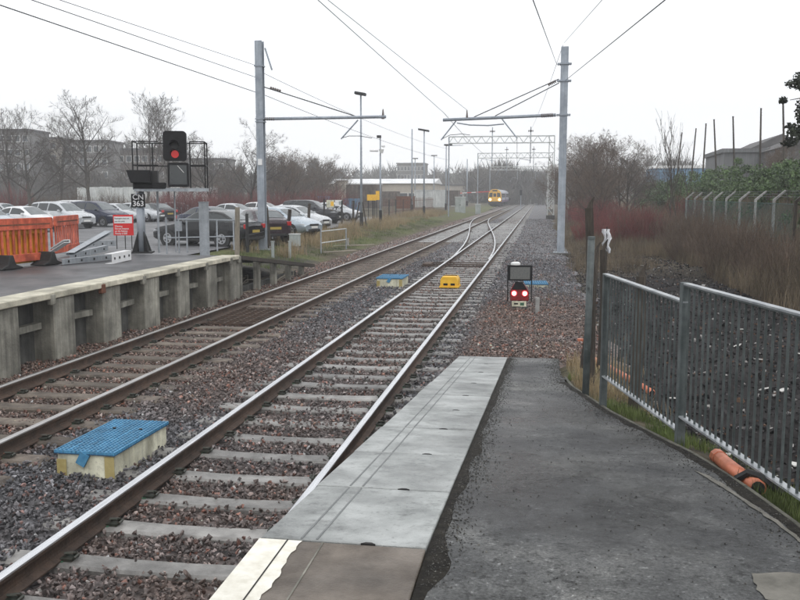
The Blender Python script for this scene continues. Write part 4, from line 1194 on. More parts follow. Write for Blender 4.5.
barrier(c1, a1, 'orange_plastic', 'orange slatted plastic barrier with black feet near the platform edge', w1, h1)
t = barrier(c1 + nv * .10 - dv * .05, a1, 'yellow_plastic', 'yellow plastic barrier close behind the orange barrier', 2.05, h1 - .1, False)
MB().box(-.98, .98, .03, .05, .05, h1 - .2).build('infill', 'yellow_plastic', t)
N2 = PZ(56, 258, ZL); best = min((PY(px_, 250, yy) for px_ in (79,) for yy in np.arange(N2.y, N2.y + 2.2, .02)), key=lambda v: abs((Vector((v.x, v.y, ZL)) - N2).length - 1.9))
F2 = Vector((best.x, best.y, ZL)); d2 = (F2 - N2).normalized()
barrier((N2 + F2) / 2, math.atan2(d2.y, d2.x), 'orange_plastic', 'orange plastic barrier turned sideways beside the steel channels', 1.9, h1 * .98, False)

# ------------------------------------------------------------------ heap of galvanised steel channels
def channel(p, q, w, h, label, open_side=1, mat='galv'):
    p, q = Vector(p), Vector(q); c_ = (p + q) / 2; d = (q - p)
    t = thing('steel_channel', c_, label, 'steel channel', 0)
    P, Q = p - c_, q - c_
    dn = d.normalized(); a_ = dn.cross(Vector((0, 0, 1))).normalized(); u_ = a_.cross(dn)
    MB().bar(P, Q, .008, h).build('web', mat, t)
    for s_ in (-1, 1):
        o_ = u_ * (s_ * (h / 2 - .004)) + a_ * (open_side * (w / 2 + .005))
        MB().bar(P + o_, Q + o_, w, .008).build('flange', mat, t)
    for k in range(4):
        m_ = P.lerp(Q, (k + .5) / 4) + a_ * (-open_side * .008)
        MB().cbox(m_, (.012, .05, .05)).build('slot', 'trim', t)
    return t
def on(px, py, z): return PZ(px, py, ZL + z)
channel(on(62, 262, .06), on(112, 257, .07), .09, .12, 'long grey steel channel flat on the platform at the front of the heap', -1)
channel(on(70, 257, .10), on(108, 248, .16), .10, .14, 'grey steel channel behind the long one, lying a little higher', -1)
channel(on(112, 259, .10), on(131, 255, .12), .16, .22, 'short bright steel channel at the end of the heap', -1, 'white_sign')
channel(on(80, 245, .18), on(116, 243, .20), .12, .16, 'grey steel channel lying on top of the heap', -1)
channel(on(66, 254, .30), on(105, 232, .62), .16, .06, 'rust tinted steel channel slanting upwards over the heap', 1)
channel(on(56, 250, .42), on(70, 241, .62), .12, .06, 'short white channel propped against the orange barrier', 1, 'white_sign')

# ------------------------------------------------------------------ handrail and posts at the platform end
hpz = lambda px, py, z=ZL - .15: PZ(px, py, z)
t = thing('handrail', hpz(185, 257), 'grey tubular handrail across the end of the far platform', 'handrail')
o0 = Vector(t.location)
a = hpz(167, 254) - o0; b_ = hpz(234, 250, .75) - o0
L_ = lambda s_, z_: a.lerp(b_, s_) + Vector((0, 0, z_))
for s_, h_ in ((0, 1.02), (.16, .98), (.27, .96), (.72, .98), (1, 1.1)): MB().tube([L_(s_, 0), L_(s_, h_)], .024, 6).build('post', 'galv', t)
for h_ in (.45, .98): MB().tube([L_(0 if h_ < .9 else .16, h_), L_(1, h_)], .022, 6).build('rail', 'galv', t)
MB().cbox(L_(.16, .78), (.16, .12, .28)).build('box', 'galv', t)
pz = hpz(205, 257, ZL - .2)
t = thing('steel_post', (pz.x, pz.y, pz.z), 'broad flat grey steel post beside the handrail', 'post', rz=math.radians(15))
MB().box(-.13, .13, -.06, .06, 0, (257 - 200) * pz.y / FOC * 1.0).build('column', 'galv', t, bevel=.01)
MB().box(-.2, .2, -.12, .12, 0, .03).build('base_plate', 'galv', t)
MB().box(-.14, .14, -.07, .07, (257-200) * pz.y / FOC, (257-200) * pz.y / FOC + .02).build('cap', 'galv', t)

# ------------------------------------------------------------------ railing on our right
def panel_fence():
    t = thing('railing', (0, 0, 0), 'galvanised steel bar railing stepping up beside the tarmac ramp', 'railing')
    P1 = Vector((.585, 7.87, .70)); P2 = Vector((.985, 6.17, .88)); P3 = Vector((1.39, 4.42, 1.03)); P4 = Vector((1.66, 2.65, 1.1))
    def post(p, top): MB().box(-.028, .028, -.028, .028, -.25, top - p.z).build('post', 'fence_green', t, loc=p, rot=(0, 0, .22), bevel=.004)
    post(P1, 1.87); post(P2, 1.97); post(P3, 2.08); post(P4, 2.15)
    def panel(A, B, zt0, zt1, zb0, zb1, n):
        a0, a1 = Vector((A.x, A.y, zt0)), Vector((B.x, B.y, zt1)); c0, c1 = Vector((A.x, A.y, zb0)), Vector((B.x, B.y, zb1))
        d = (a1 - a0).normalized()
        r_ = MB().bar(a0 - d * .03, a1 + d * .03, .05, .012).build('top_rail', 'fence_top', t)
        MB().bar(a0 + Vector((0, 0, -.012)), a1 + Vector((0, 0, -.012)), .042, .01).build('under_strip', 'fence_green', r_)
        MB().bar(c0, c1, .05, .012).build('bottom_rail', 'fence_top', t)
        L = ((a0 - c0).length)
        for k in range(n):
            s_ = (k + .9) / (n + .8); u, w = c0.lerp(c1, s_), a0.lerp(a1, s_)
            MB().bar(u, w - Vector((0, 0, .01)), .013, .013, (0, 1, 0)).build('bar', 'fence_green', t)
    panel(P1, P2, 1.868, 1.838, .965, .935, 21)
    panel(P2, P3, 1.962, 1.955, 1.045, 1.02, 21)
    panel(P3, P4, 2.07, 2.06, 1.15, 1.13, 17)
    return t
panel_fence()
# lone steel pole and broken timber posts by it
gpp = Vector((.47, 8.62, .62))
t = thing('steel_pole', gpp, 'lone grey green steel pole at the corner of the tarmac', 'pole')
MB().tube([(0, 0, -.2), (.02, 0, 1.53)], .034, 8).build('shaft', 'fence_green', t, smooth=True)
for z_ in (.45, 1.05): MB().tube([(.0, -.045, z_), (.0, .045, z_)], .012, 5).build('lug', 'fence_green', t)
MB().tube([(.02, 0, 1.52), (.02, 0, 1.545)], .037, 8).build('cap', 'fence_green', t)
def timber(px0, py0, px1, py1, Y, r, label, mat='wood', dy=0.0):
    p = PY(px0, py0, Y); q = PY(px1, py1, Y + dy)
    t = thing('timber_post', p, label, 'post')
    mid = (q - p) * .5 + Vector((.02, .01, 0))
    MB().tube([(0, 0, -.15), mid, (q - p)], [r * 1.1, r, r * .85], 7).build('shaft', mat, t)
    k = (q - p)
    MB().tube([k - Vector((0, 0, .05)), k + Vector((.02, .02, .06)), k + Vector((.05, .01, .12))], [r * .8, r * .45, .006], 5).build('splintered_top', mat, t)
    return t
timber(590, 372, 589, 208, 9.7, .052, 'tall splintered timber post behind the steel pole')
timber(584, 356, 596, 252, 10.6, .045, 'leaning rotten timber post beside the steel pole', dy=.3)
timber(601, 352, 603, 250, 9.9, .04, 'dark leaning timber stake between pole and railing', dy=.15)
timber(634, 398, 641, 276, 8.5, .055, 'dark square timber post standing behind the railing bars')
# clay coloured ducts on the ground
def duct(pts, r, label):
    t = thing('orange_duct', pts[0], label, 'pipe')
    o = Vector(pts[0]); P = [Vector(p) - o for p in pts]
    MB().tube(P, r, 10).build('pipe', 'orange_pipe', t, smooth=True)
    d = (P[1] - P[0]).normalized()
    MB().tube([P[0] - d * .03, P[0] + d * .09], r * 1.14, 10).build('collar', 'orange_pipe', t)
    MB().tube([P[-1], P[-1] + (P[-1] - P[-2]).normalized() * .004], r * .8, 10).build('open_end', 'joint', t)
def gp3(px, py, z): p = PZ(px, py, z); return Vector((p.x, p.y, p.z))
duct([PG(580, 352, .04) + Vector((0, 0, .2)), PG(580, 352, .04), PG(600, 363, .05), PG(622, 375, .04), PG(652, 393, .03)], .045, 'long orange duct lying behind the railing by the pole')
duct([PG(718, 457, .03), PG(735, 471, .04), PG(758, 488, .04)], .046, 'short orange duct lying at the foot of the railing')
wr = PG(752, 482, .05)
o = MB().tube([(-.07, .05, .0), (-.02, .0, .055), (.03, -.03, .045), (.08, -.07, .01), (.14, -.1, -.02)], .022, 6).build('black_rag', 'black_rubber', None, wr)
tag(o, 'black rag wrapped round the short orange duct', 'rag')
# pale cloth strip hanging by the pole and the plastic sheet on a stick
def sheet(name, p, w, h, mat, label, cat, seed):
    r = random.Random(seed); rows = []
    for j in range(9):
        t_ = j / 8; row = []
        for i in range(7):
            s_ = i / 6 - .5
            row.append((s_ * w * (1 - .35 * t_ * r.random()) + .03 * math.sin(j * 1.3 + seed), .06 * math.sin(i * 2.1 + j * 1.1) + r.uniform(-.02, .02), -t_ * h * (1 + .12 * r.random())))
        rows.append(row)
    mb = MB().grid(rows); o = mb.build(name, mat, None, p, smooth=True, fix=False)
    m = o.modifiers.new('thickness', 'SOLIDIFY'); m.thickness = .004
    return tag(o, label, cat)
p = PY(607, 229, 20)
sheet('plastic_sheet', p, .17, .5, 'bag', 'crumpled white plastic sheet snagged in the brown scrub', 'plastic sheet', 4)
tg = MB().tube([(p.x + .02, p.y + .03, float(gz(p.x, p.y)) - .1), (p.x, p.y + .02, p.z + .05)], .012, 5).build('stick', 'wood', None)
tag(tg, 'thin stick holding up the white plastic sheet', 'stick')
# ------------------------------------------------------------------ bare trees and bushes
def grow(seed, height, spread=.5, levels=4, kids=(9, 6, 5, 4), trunk_r=.14, up=.35, min_r=.007, first=.28, gnarl=.12):
    """Recursive branches: returns (limbs, twigs) as two MBs."""
    r = random.Random(seed); limbs, twigs = MB(), MB()
    def branch(p, d, L, rad, lev):
        n = 5 if lev == 0 else (4 if lev == 1 else (3 if lev == 2 else 2))
        pts = [p.copy()]; q = p.copy(); dd = d.copy()
        for i in range(n):
            dd = (dd + Vector((r.gauss(0, gnarl), r.gauss(0, gnarl), r.gauss(0, gnarl * .6) + up * .16))).normalized()
            q = q + dd * (L / n); pts.append(q.copy())
        end = rad * (.35 if lev else .22)
        rads = [max(min_r * .8, rad + (end - rad) * i / n) for i in range(n + 1)]
        (limbs if lev <= 1 else twigs).tube(pts, rads, 6 if lev == 0 else (5 if lev == 1 else 3), cap=False)
        if lev >= levels: return
        k = kids[lev]
        for j in range(k):
            t = (first if lev == 0 else .18) + (1 - (first if lev == 0 else .18)) * (j + r.random() * .8) / k
            t = min(t, .98); f = t * n; i = min(int(f), n - 1); c_ = pts[i].lerp(pts[i + 1], f - i)
            ax_ = (pts[i + 1] - pts[i]).normalized()
            a_ = r.uniform(0, 2 * math.pi); o_ = ax_.orthogonal().normalized(); o_.rotate(Matrix.Rotation(a_, 3, ax_))
            nd = (ax_ * r.uniform(.5, .9) + o_ * spread * r.uniform(1.0, 1.9) + Vector((0, 0, up * r.uniform(.2, .9)))).normalized()
            Lc = L * (r.uniform(.42, .62) if lev == 0 else r.uniform(.4, .6)) * (1.15 - .5 * t)
            branch(c_, nd, Lc, max(min_r, rads[i] * r.uniform(.4, .6)), lev + 1)
    branch(Vector((0, 0, -.1)), Vector((r.gauss(0, .03), r.gauss(0, .03), 1)).normalized(), height * .86, trunk_r, 0)
    return limbs, twigs
def bush_meshes(seed, h, n, w, stem_mat, name):
    """Many stems from a spread base, each forked into twigs."""
    r = random.Random(seed); a_, b_ = MB(), MB()
    for i in range(n):
        an = r.uniform(0, 2 * math.pi); rr = w * math.sqrt(r.random())
        p = Vector((rr * math.cos(an) * .55, rr * math.sin(an) * .55, -.08))
        lean = Vector((math.cos(an) * rr * .5 / max(w, .1), math.sin(an) * rr * .5 / max(w, .1), 1)).normalized()
        L = h * r.uniform(.55, 1.05) * (1.08 - .35 * (rr / w) ** 2)
        pts = [p]; q = p.copy(); d = lean.copy()
        for k in range(3):
            d = (d + Vector((r.gauss(0, .1), r.gauss(0, .1), .03))).normalized(); q = q + d * L / 3; pts.append(q.copy())
        a_.tube(pts, [.011, .009, .007, .004], 3, cap=False)
        for k in range(7):
            t = r.uniform(.3, .98) * 3; j = min(int(t), 2); c_ = pts[j].lerp(pts[j + 1], t - j)
            dd = (d + Vector((r.gauss(0, .5), r.gauss(0, .5), r.uniform(.0, .5)))).normalized(); l2 = L * r.uniform(.15, .34)
            m_ = c_ + dd * l2 * .5 + Vector((r.gauss(0, .02), r.gauss(0, .02), 0))
            b_.tube([c_, m_, c_ + dd * l2 + Vector((0, 0, l2 * .1))], [.006, .005, .003], 3, cap=False)
    return a_.mesh(name + '_stems', stem_mat, fix=False), b_.mesh(name + '_twigs', stem_mat, fix=False)
TREES = {}
for i, (nm, args) in enumerate({
    'broad': dict(seed=3, height=9, spread=.62, trunk_r=.15, first=.22, kids=(12, 7, 6, 5)),
    'round': dict(seed=8, height=8, spread=.7, trunk_r=.14, first=.18, kids=(13, 7, 6, 5)),
    'upright': dict(seed=14, height=9, spread=.42, trunk_r=.12, first=.2, up=.3, gnarl=.08, kids=(12, 7, 5, 5)),
    'dense': dict(seed=22, height=8, spread=.66, trunk_r=.12, first=.08, kids=(16, 9, 6, 4), min_r=.008),
    'dense2': dict(seed=27, height=8, spread=.6, trunk_r=.12, first=.06, kids=(17, 9, 6, 4), min_r=.008),
    'sapling': dict(seed=31, height=6, spread=.3, trunk_r=.045, first=.25, up=.7, levels=2, kids=(14, 5), min_r=.009)}.items()):
    l_, t_ = grow(**args)
    br = 'twig_brown' if 'dense' in nm else 'twig'
    TREES[nm] = (l_.mesh(nm + '_trunk', 'bark', fix=False), t_.mesh(nm + '_crown', br, fix=False), args['height'])
def tree(kind, p, h, rz, label, group=None, name='bare_tree', wide=1.0):
    tr, cr, h0 = TREES[kind]; s_ = h / h0
    t = thing(name, p, label, 'tree', rz, group)
    inst('trunk', tr, t, scale=(s_ * wide, s_ * wide, s_)); inst('crown', cr, t, scale=(s_ * wide, s_ * wide, s_))
    return t
def tree_px(kind, px, pbase_z, Y, ptop, rz, label, group=None, wide=1.0):
    top = PY(px, ptop, Y)
    return tree(kind, (top.x, Y, pbase_z), (top.z - pbase_z) * 1.0, rz, label, group, wide=wide)
tree_px('broad', 86, .6, 70, 93, .3, 'tall wide bare tree behind the silver people carrier', wide=1.05)
tree_px('round', 27, .6, 62, 124, 1.3, 'low spreading bare tree with a dense dark crown behind the white car', wide=1.25)
tree_px('upright', 142, .6, 78, 98, 2.2, 'slender bare tree rising behind the signal cage')
tree_px('upright', 166, .6, 84, 108, 4.0, 'bare tree whose crown shows above the signal head')
tree_px('broad', 213, .6, 78, 136, 2.0, 'small bare tree between the signal cage and the mast', wide=1.1)
tree_px('round', 246, .6, 84, 130, 5.0, 'small bare tree close beside the mast by the cars')
tree_px('broad', 56, .6, 90, 118, 3.6, 'thin bare tree farther off behind the wide bare tree')
tree_px('upright', 5, .6, 76, 112, .9, 'bare tree standing behind the grey flats corner')
for i, (px, Y, pt, k, w_) in enumerate(((272, 88, 158, 'dense', 1.3), (290, 96, 154, 'dense2', 1.3), (322, 104, 160, 'dense2', 1.3), (283, 110, 157, 'dense2', 1.4), (334, 118, 165, 'dense', 1.4), (228, 98, 168, 'dense2', 1.4), (186, 96, 165, 'dense', 1.4))):
    tree_px(k, px, .6, Y, pt, i * 1.3, 'brown bushy thicket tree at the edge of the car park', 'thicket trees beyond the car park', wide=w_)
# right-hand thicket
for i, (px, Y, pt, k, w_) in enumerate(((578, 82, 152, 'dense', 1.15), (592, 76, 140, 'dense2', 1.15), (606, 84, 138, 'dense', 1.2), (622, 78, 146, 'dense2', 1.1), (630, 92, 150, 'dense', 1.0), (584, 100, 146, 'dense2', 1.2), (566, 118, 166, 'dense', 1.1), (600, 62, 168, 'dense2', 1.35), (570, 96, 158, 'dense2', 1.2), (628, 66, 158, 'broad', 1.1), (612, 96, 142, 'dense2', 1.3))):
    x_ = PY(px, 150, Y).x
    tree_px(k, px, float(gz(x_, Y)), Y, pt, i * 1.7, 'brown bare tree in the thicket beside the line', 'bare trees of the thicket on the right of the line', wide=w_)
for i, (px, Y, pt) in enumerate(((677, 46, 130), (682, 50, 138), (691, 60, 150))):
    x_ = PY(px, 150, Y).x
    tree_px('sapling', px, float(gz(x_, Y)), Y, pt, i, ('thin pale sapling rising in front of the evergreen hedge', 'thin sapling leaning close to the pale one by the hedge', 'short thin sapling behind the hedge poles')[i])

BUSH = {}
for nm, (seed, h, n, w, mt) in {'red1': (1, 1.9, 110, 1.4, 'twig_red'), 'red2': (2, 1.7, 100, 1.6, 'twig_red'), 'brown1': (3, 1.6, 100, 1.3, 'twig_brown'), 'brown2': (4, 1.9, 100, 1.5, 'twig_brown')}.items():
    BUSH[nm] = bush_meshes(seed, h, n, w, mt, nm)
def bush(kind, p, s_, rz, label, group, sz=None):
    a_, b_ = BUSH[kind]
    t = thing('red_bush' if kind.startswith('red') else 'brown_bush', p, label, 'bush', rz, group)
    inst('stems', a_, t, scale=(s_, s_, sz or s_)); inst('twigs', b_, t, scale=(s_, s_, sz or s_))
r = random.Random(5)
# (rows of look-alikes share a label)
# red-stemmed shrubs behind the car park
for i in range(26):
    px = 160 + 7.4 * i + r.uniform(-4, 4); Y = 76 + r.uniform(-6, 9) + i * .3
    p = PY(px, 200, Y); bush(('red1', 'red2')[i % 2], (p.x, Y, .6), r.uniform(1.0, 1.3), r.uniform(0, 6), 'red stemmed shrub in the row behind the car park', 'red shrubs behind the car park', r.uniform(1.05, 1.4))
for i in range(14):
    px = -8 + 12 * i + r.uniform(-4, 4); Y = 70 + r.uniform(-3, 8)
    p = PY(px, 200, Y); bush(('brown1', 'brown2', 'red1' if i < 4 else 'brown1')[i % 3], (p.x, Y, .6), r.uniform(.9, 1.25), r.uniform(0, 6), 'brown twiggy shrub behind the cars by the signal' if True else '', 'brown shrubs behind the cars', r.uniform(.95, 1.3)) if not (i % 3 == 2 and i < 4) else bush('red1', (p.x, Y, .6), 1.3, r.uniform(0, 6), 'red twiggy shrub behind the white car', 'red shrubs behind the white car', 1.5)
# red and brown scrub on the right
for i in range(15):
    px = 592 + r.uniform(0, 100); Y = r.uniform(40, 58)
    p = PY(px, 210, Y)
    if p.x < 2.6: p.x = 2.6 + r.random()
    bush(('red1', 'red2', 'red1', 'brown2')[i % 4], (p.x, Y, float(gz(p.x, Y))), r.uniform(.8, 1.15), r.uniform(0, 6), ('red stemmed shrub in the scrub beside the line' if i % 4 < 3 else 'brown twiggy shrub among the red scrub beside the line'), ('red scrub on the right of the line' if i % 4 < 3 else 'brown scrub on the right of the line'), r.uniform(.75, 1.1))
for i in range(11):
    px = 600 + r.uniform(0, 195); Y = r.uniform(26, 50)
    p = PY(px, 210, Y)
    if p.x < 4.9 and Y < 42: p.x = 4.9 + r.random() * 1.9
    if p.x > 7.0: p.x = 5 + r.random() * 1.9
    bush(('brown1', 'brown2')[i % 2], (p.x, Y, float(gz(p.x, Y))), r.uniform(.6, 1.0), r.uniform(0, 6), 'low brown twiggy shrub in front of the wire fence', 'low brown shrubs before the wire fence', r.uniform(.7, 1.05))
for i in range(16):
    Y = 23.5 + i * 1.25; x_ = 6.3 + r.uniform(-.5, .4)
    bush(('brown2', 'brown1')[i % 2], (x_, Y, float(gz(x_, Y))), r.uniform(.75, 1.0), r.uniform(0, 6), 'tall brown twiggy shrub hiding the foot of the wire fence', 'tall brown shrubs along the wire fence', r.uniform(.85, 1.15))
for i in range(9):
    px = 566 + r.uniform(0, 60); Y = r.uniform(58, 96); p = PY(px, 205, Y); p.x = max(p.x, 3.2)
    bush('red2', (p.x, Y, float(gz(p.x, Y))), r.uniform(1.0, 1.5), r.uniform(0, 6), 'dull red shrub below the bare thicket trees', 'red shrubs below the thicket', 1.25)

# ------------------------------------------------------------------ blades: dry grass, reeds, green grass
def blades(name, x, y, z, h, w, mat, bend=.35):
    n = len(x); an = nrg.uniform(0, 2 * np.pi, n); ln = nrg.uniform(.05, bend, n) * h
    dx, dy = np.cos(an), np.sin(an); sx, sy = -dy * w / 2, dx * w / 2
    P = np.stack([x, y, z], -1); S_ = np.stack([sx, sy, 0 * sx], -1)
    m1 = P + np.stack([dx * ln * .3, dy * ln * .3, h * .55], -1); tp = P + np.stack([dx * ln, dy * ln, h], -1)
    V = np.stack([P - S_, P + S_, m1 + S_ * .7, m1 - S_ * .7, tp + S_ * .15, tp - S_ * .15], 1).reshape(-1, 3)
    b0 = np.arange(n)[:, None] * 6
    F = np.concatenate([b0 + np.array([[0, 1, 2, 3]]), b0 + np.array([[3, 2, 4, 5]])])
    return inst(name, np_mesh(name, V, F, mat))
def tufted(n, xf, yf, per, spread):
    """Points in tufts rather than evenly spread."""
    m = n // per; tx, ty_ = xf(m), yf(m)
    x_ = np.repeat(tx, per) + nrg.normal(0, spread, m * per); y_ = np.repeat(ty_, per) + nrg.normal(0, spread, m * per)
    return x_, y_
U = nrg.uniform
# straw coloured grass between the far track and the car park
x, y = tufted(26000, lambda m: U(-13.6, -9.6, m), lambda m: 33 + 75 * nrg.random(m) ** 1.3, 14, .16)
x = x - (y - 33) * .02
k = (fbm(x, y, .35, 40) > .36) & (x < -9.4) & (x > -12.15 - (y - 36) * .035); x, y = x[k], y[k]
tag(blades('dry_grass', x, y, gz(x, y) - .02, U(.25, .62, len(x)), .014, 'straw'), 'straw coloured dry grass along the boundary fence of the car park', 'grass', kind='stuff')
x, y = tufted(16000, lambda m: U(-11.6, -8.9, m), lambda m: 29 + 55 * nrg.random(m) ** 1.3, 20, .14)
tag(blades('green_grass', x, y, gz(x, y) - .02, U(.05, .16, len(x)), .012, 'grass'), 'short green grass on the verge of the far track', 'grass', kind='stuff')
# green grass and moss along our railing
n = 9000
y = U(3.5, 10.5, n); x = xe(y) + .08 + np.abs(nrg.normal(0, .28, n)); k = fbm(x, y, 1.5, 41) > .42; x, y = x[k], y[k]
tag(blades('verge_grass', x, y, gz(x, y) - .01, U(.03, .12, len(x)), .006, 'grass'), 'thin green grass at the foot of the railing', 'grass', kind='stuff')
x, y = tufted(2600, lambda m: U(.25, 1.2, m), lambda m: U(8.6, 13.5, m), 26, .09)
k = (x > xe(y) + .1); x, y = x[k], y[k]
tag(blades('verge_straw', x, y, gz(x, y) - .01, U(.06, .26, len(x)), .006, 'straw', .6), 'dry grass tufts round the timber posts', 'grass', kind='stuff')
# dead reeds and weeds in the scrub on the right
x, y = tufted(70000, lambda m: 1.6 + 6.6 * nrg.random(m), lambda m: 20 + 48 * nrg.random(m) ** 1.1, 22, .2)
k = (x > 2.2 + sstep(42, 34, y) * 2.9 + (fbm(x, y, .25, 49) - .47) * 2.2) & (fbm(x, y, .4, 44) > .30); x, y = x[k], y[k]
tag(blades('dead_weeds', x, y, gz(x, y) - .02, U(.25, 1.0, len(x)) * (.45 + .75 * fbm(x, y, .3, 45) + .75 * sstep(5.2, 6.6, x)), .013, 'reed', .5), 'tangle of dead brown weeds beyond the rubble', 'weeds', kind='stuff')
x, y = tufted(16000, lambda m: U(1.0, 4.0, m), lambda m: 30 + 45 * nrg.random(m), 18, .2)
k = x > 1.2 + (fbm(x, y, .3, 52) - .47) * 1.5; x, y = x[k], y[k]
tag(blades('low_weeds', x, y, gz(x, y) - .02, U(.10, .45, len(x)), .012, 'reed', .6), 'low dead weeds between the mast and the red scrub', 'weeds', kind='stuff')
x, y = tufted(30000, lambda m: 7.4 + 4.5 * nrg.random(m), lambda m: 22 + 60 * nrg.random(m), 22, .25)
tag(blades('bank_weeds', x, y, gz(x, y) - .02, U(.25, .75, len(x)), .017, 'reed', .5), 'dead weeds on the bank below the evergreen hedge', 'weeds', kind='stuff')
n = 900
x = U(-.6, 1.6, n); y = U(13, 30, n); k = fbm(x, y, .9, 47) > .52; x, y = x[k], y[k]
tag(blades('cess_weeds', x, y, np.maximum(tz(x, y), gz(x, y)) - .01, U(.04, .18, len(x)), .008, 'straw', .6), 'sparse dry weeds in the stones by the ground signal', 'weeds', kind='stuff')

# ------------------------------------------------------------------ leaf clouds
def leaf_cloud(name, c, size, mat, parent=None):
    """c: (n,3) leaf centres; each leaf a folded rhombus."""
    n = len(c); R = rot_mats(n, nrg)
    base = np.array([[-.5, 0, 0], [0, .28, .06], [.5, 0, 0], [0, -.28, .06]])
    V = np.einsum('nij,vj->nvi', R, base) * size[:, None, None] + c[:, None, :]
    b0 = np.arange(n)[:, None] * 4
    F = np.concatenate([b0 + np.array([[0, 1, 2]]), b0 + np.array([[0, 2, 3]])])
    return inst(name, np_mesh(name, V.reshape(-1, 3), F, mat), parent)
def clumps(centres, radii, n):
    k = nrg.integers(0, len(centres), n); d = nrg.normal(size=(n, 3)); d /= np.linalg.norm(d, axis=1)[:, None]
    rr = nrg.random(n) ** .45
    return np.asarray(centres)[k] + d * (rr * np.asarray(radii)[k])[:, None] * np.array([1, 1, .8])
# evergreen hedge on the bank
hd_ = thing('evergreen_hedge', (11, 60, float(gz(11, 60))), 'long dark green evergreen hedge on the bank before the grey shed', 'hedge')
cs, rs = [], []
for i in range(330):
    Y = 31 + 72 * r.random() ** 1.25; x_ = 11.1 + r.gauss(0, .75); g0 = float(gz(x_, Y)); top = 1.35 + .35 * math.sin(Y * .35) + .25 * math.sin(Y * 1.1)
    cs.append((x_ - 11, Y - 60, g0 + r.uniform(.1, top) - float(gz(11, 60)))); rs.append(r.uniform(.28, .62))
c_ = clumps(cs, rs, 52000)
leaf_cloud('foliage', c_, U(.09, .2, len(c_)), 'leaf', hd_)
stx = MB()
for i in range(120):
    q = Vector(cs[i]); b0 = Vector((q.x * .6, q.y + r.gauss(0, .2), float(gz(11 + q.x * .6, 60 + q.y)) - float(gz(11, 60)) - .1)); stx.tube([b0, (b0 + q) / 2 + Vector((r.gauss(0, .1), 0, 0)), q], [.03, .02, .01], 4, cap=False)
stx.build('stems', 'bark', hd_, fix=False)
# dark evergreen whose branches reach into the frame
et = Vector((8.9, 22.5, float(gz(8.9, 22.5))))
ev = thing('evergreen_tree', et, 'dark evergreen tree with drooping branches reaching over the scrub', 'tree')
cs, rs, tk = [], [], MB()
tk.tube([(0, 0, -.2), (.05, 0, 2), (-.05, .05, 4), (0, 0, 6.2)], [.2, .17, .12, .04], 8)
tips = [(795, 90), (790, 100), (799, 108), (786, 128), (794, 136), (803, 118), (806, 84), (783, 141), (799, 80)]
for (px, py) in tips:
    q = PY(px, py, 22.0 + r.uniform(-.6, .6)) - et
    s0 = Vector((0, 0, min(5.8, q.z + r.uniform(-.4, .6)))); m_ = s0.lerp(q, .55) + Vector((0, 0, .25))
    tk.tube([s0, m_, q], [.05, .03, .008], 5)
    for k in range(16):
        t_ = .35 + .65 * (k / 15); cc_ = s0.lerp(q, t_) + Vector((r.gauss(0, .1), r.gauss(0, .25), .25 * (1 - t_) + r.gauss(0, .09)))
        cs.append(tuple(cc_)); rs.append(.10 + .22 * (1 - t_) + r.random() * .06)
for i in range(90):
    a_ = r.uniform(-1.6, 1.9); z_ = r.uniform(1.2, 6.6); rr = (2.3 - .28 * z_ * .6) * math.sqrt(r.random())
    cs.append((abs(rr * math.cos(a_)) * .9 - .2, rr * math.sin(a_), z_)); rs.append(r.uniform(.25, .5))
c_ = clumps(cs, rs, 16000)
leaf_cloud('foliage', c_, U(.05, .12, len(c_)), 'leaf_dark', ev)
tk.build('trunk', 'bark', ev, smooth=True)

# ------------------------------------------------------------------ far hills and woods in the haze
def ridge(name, pts, depth, label, mat='hill'):
    """pts: (px, py_top, Y). A rounded ridge of ground behind everything else."""
    mb = MB(); rows = []
    for (px, py, Y) in pts:
        t = PY(px, py, Y); rows.append([(t.x, Y - depth, -.5), (t.x, Y - depth * .5, t.z * .55), (t.x, Y, t.z), (t.x * 1.05, Y + depth, t.z * .7), (t.x * 1.1, Y + depth * 2, -.5)])
    mb.grid(rows); o = mb.build(name, mat, smooth=True); tag(o, label, kind='structure'); return o
ridge('hills', [(-260, 164, 190), (-120, 158, 190), (0, 157, 190), (90, 160, 190), (180, 168, 195), (270, 178, 205), (330, 188, 215), (380, 194, 225)], 28, 'dull green hillside behind the flats')
ridge('hills', [(230, 176, 380), (320, 176, 380), (400, 177, 385), (470, 172, 385), (540, 174, 390), (600, 176, 390), (690, 172, 385), (760, 168, 380), (900, 170, 380)], 25, 'low hazy wooded rise beyond the end of the line')
def wood_mass(name, spots, label, n=90, wmat='wood_mass'):
    V, F, o = [], [], 0
    rr = np.random.default_rng(9)
    for (x_, y_, z0, h) in spots:
        k = n
        a_ = rr.uniform(0, 2*np.pi, k); t0 = rr.uniform(.12, .75, k); L = h * rr.uniform(.12, .42, k)
        bx_ = x_ + rr.normal(0, .06 * h, k) ; by_ = y_ + rr.normal(0, .06 * h, k); bz = z0 + t0 * h
        el = rr.uniform(.35, 1.35, k); d = np.stack([np.cos(a_) * np.cos(el), np.sin(a_) * np.cos(el), np.sin(el)], -1)
        P = np.stack([bx_, by_, bz], -1); T = P + d * L[:, None]; w = h * .012
        s1 = np.stack([np.full(k, w), np.zeros(k), np.zeros(k)], -1)
        V.append(np.stack([P - s1, P + s1, T], 1).reshape(-1, 3)); F.append(np.arange(k * 3).reshape(-1, 3) + o); o += k * 3
        V.append(np.array([[x_ - .03 * h, y_, z0 - .5], [x_ + .03 * h, y_, z0 - .5], [x_, y_, z0 + h * .8]])); F.append(np.array([[0, 1, 2]]) + o); o += 3
    ob = inst(name, np_mesh(name, np.concatenate(V), np.concatenate(F), wmat)); tag(ob, label, 'wood', kind='stuff')
rr_ = random.Random(12)
sp_ = []
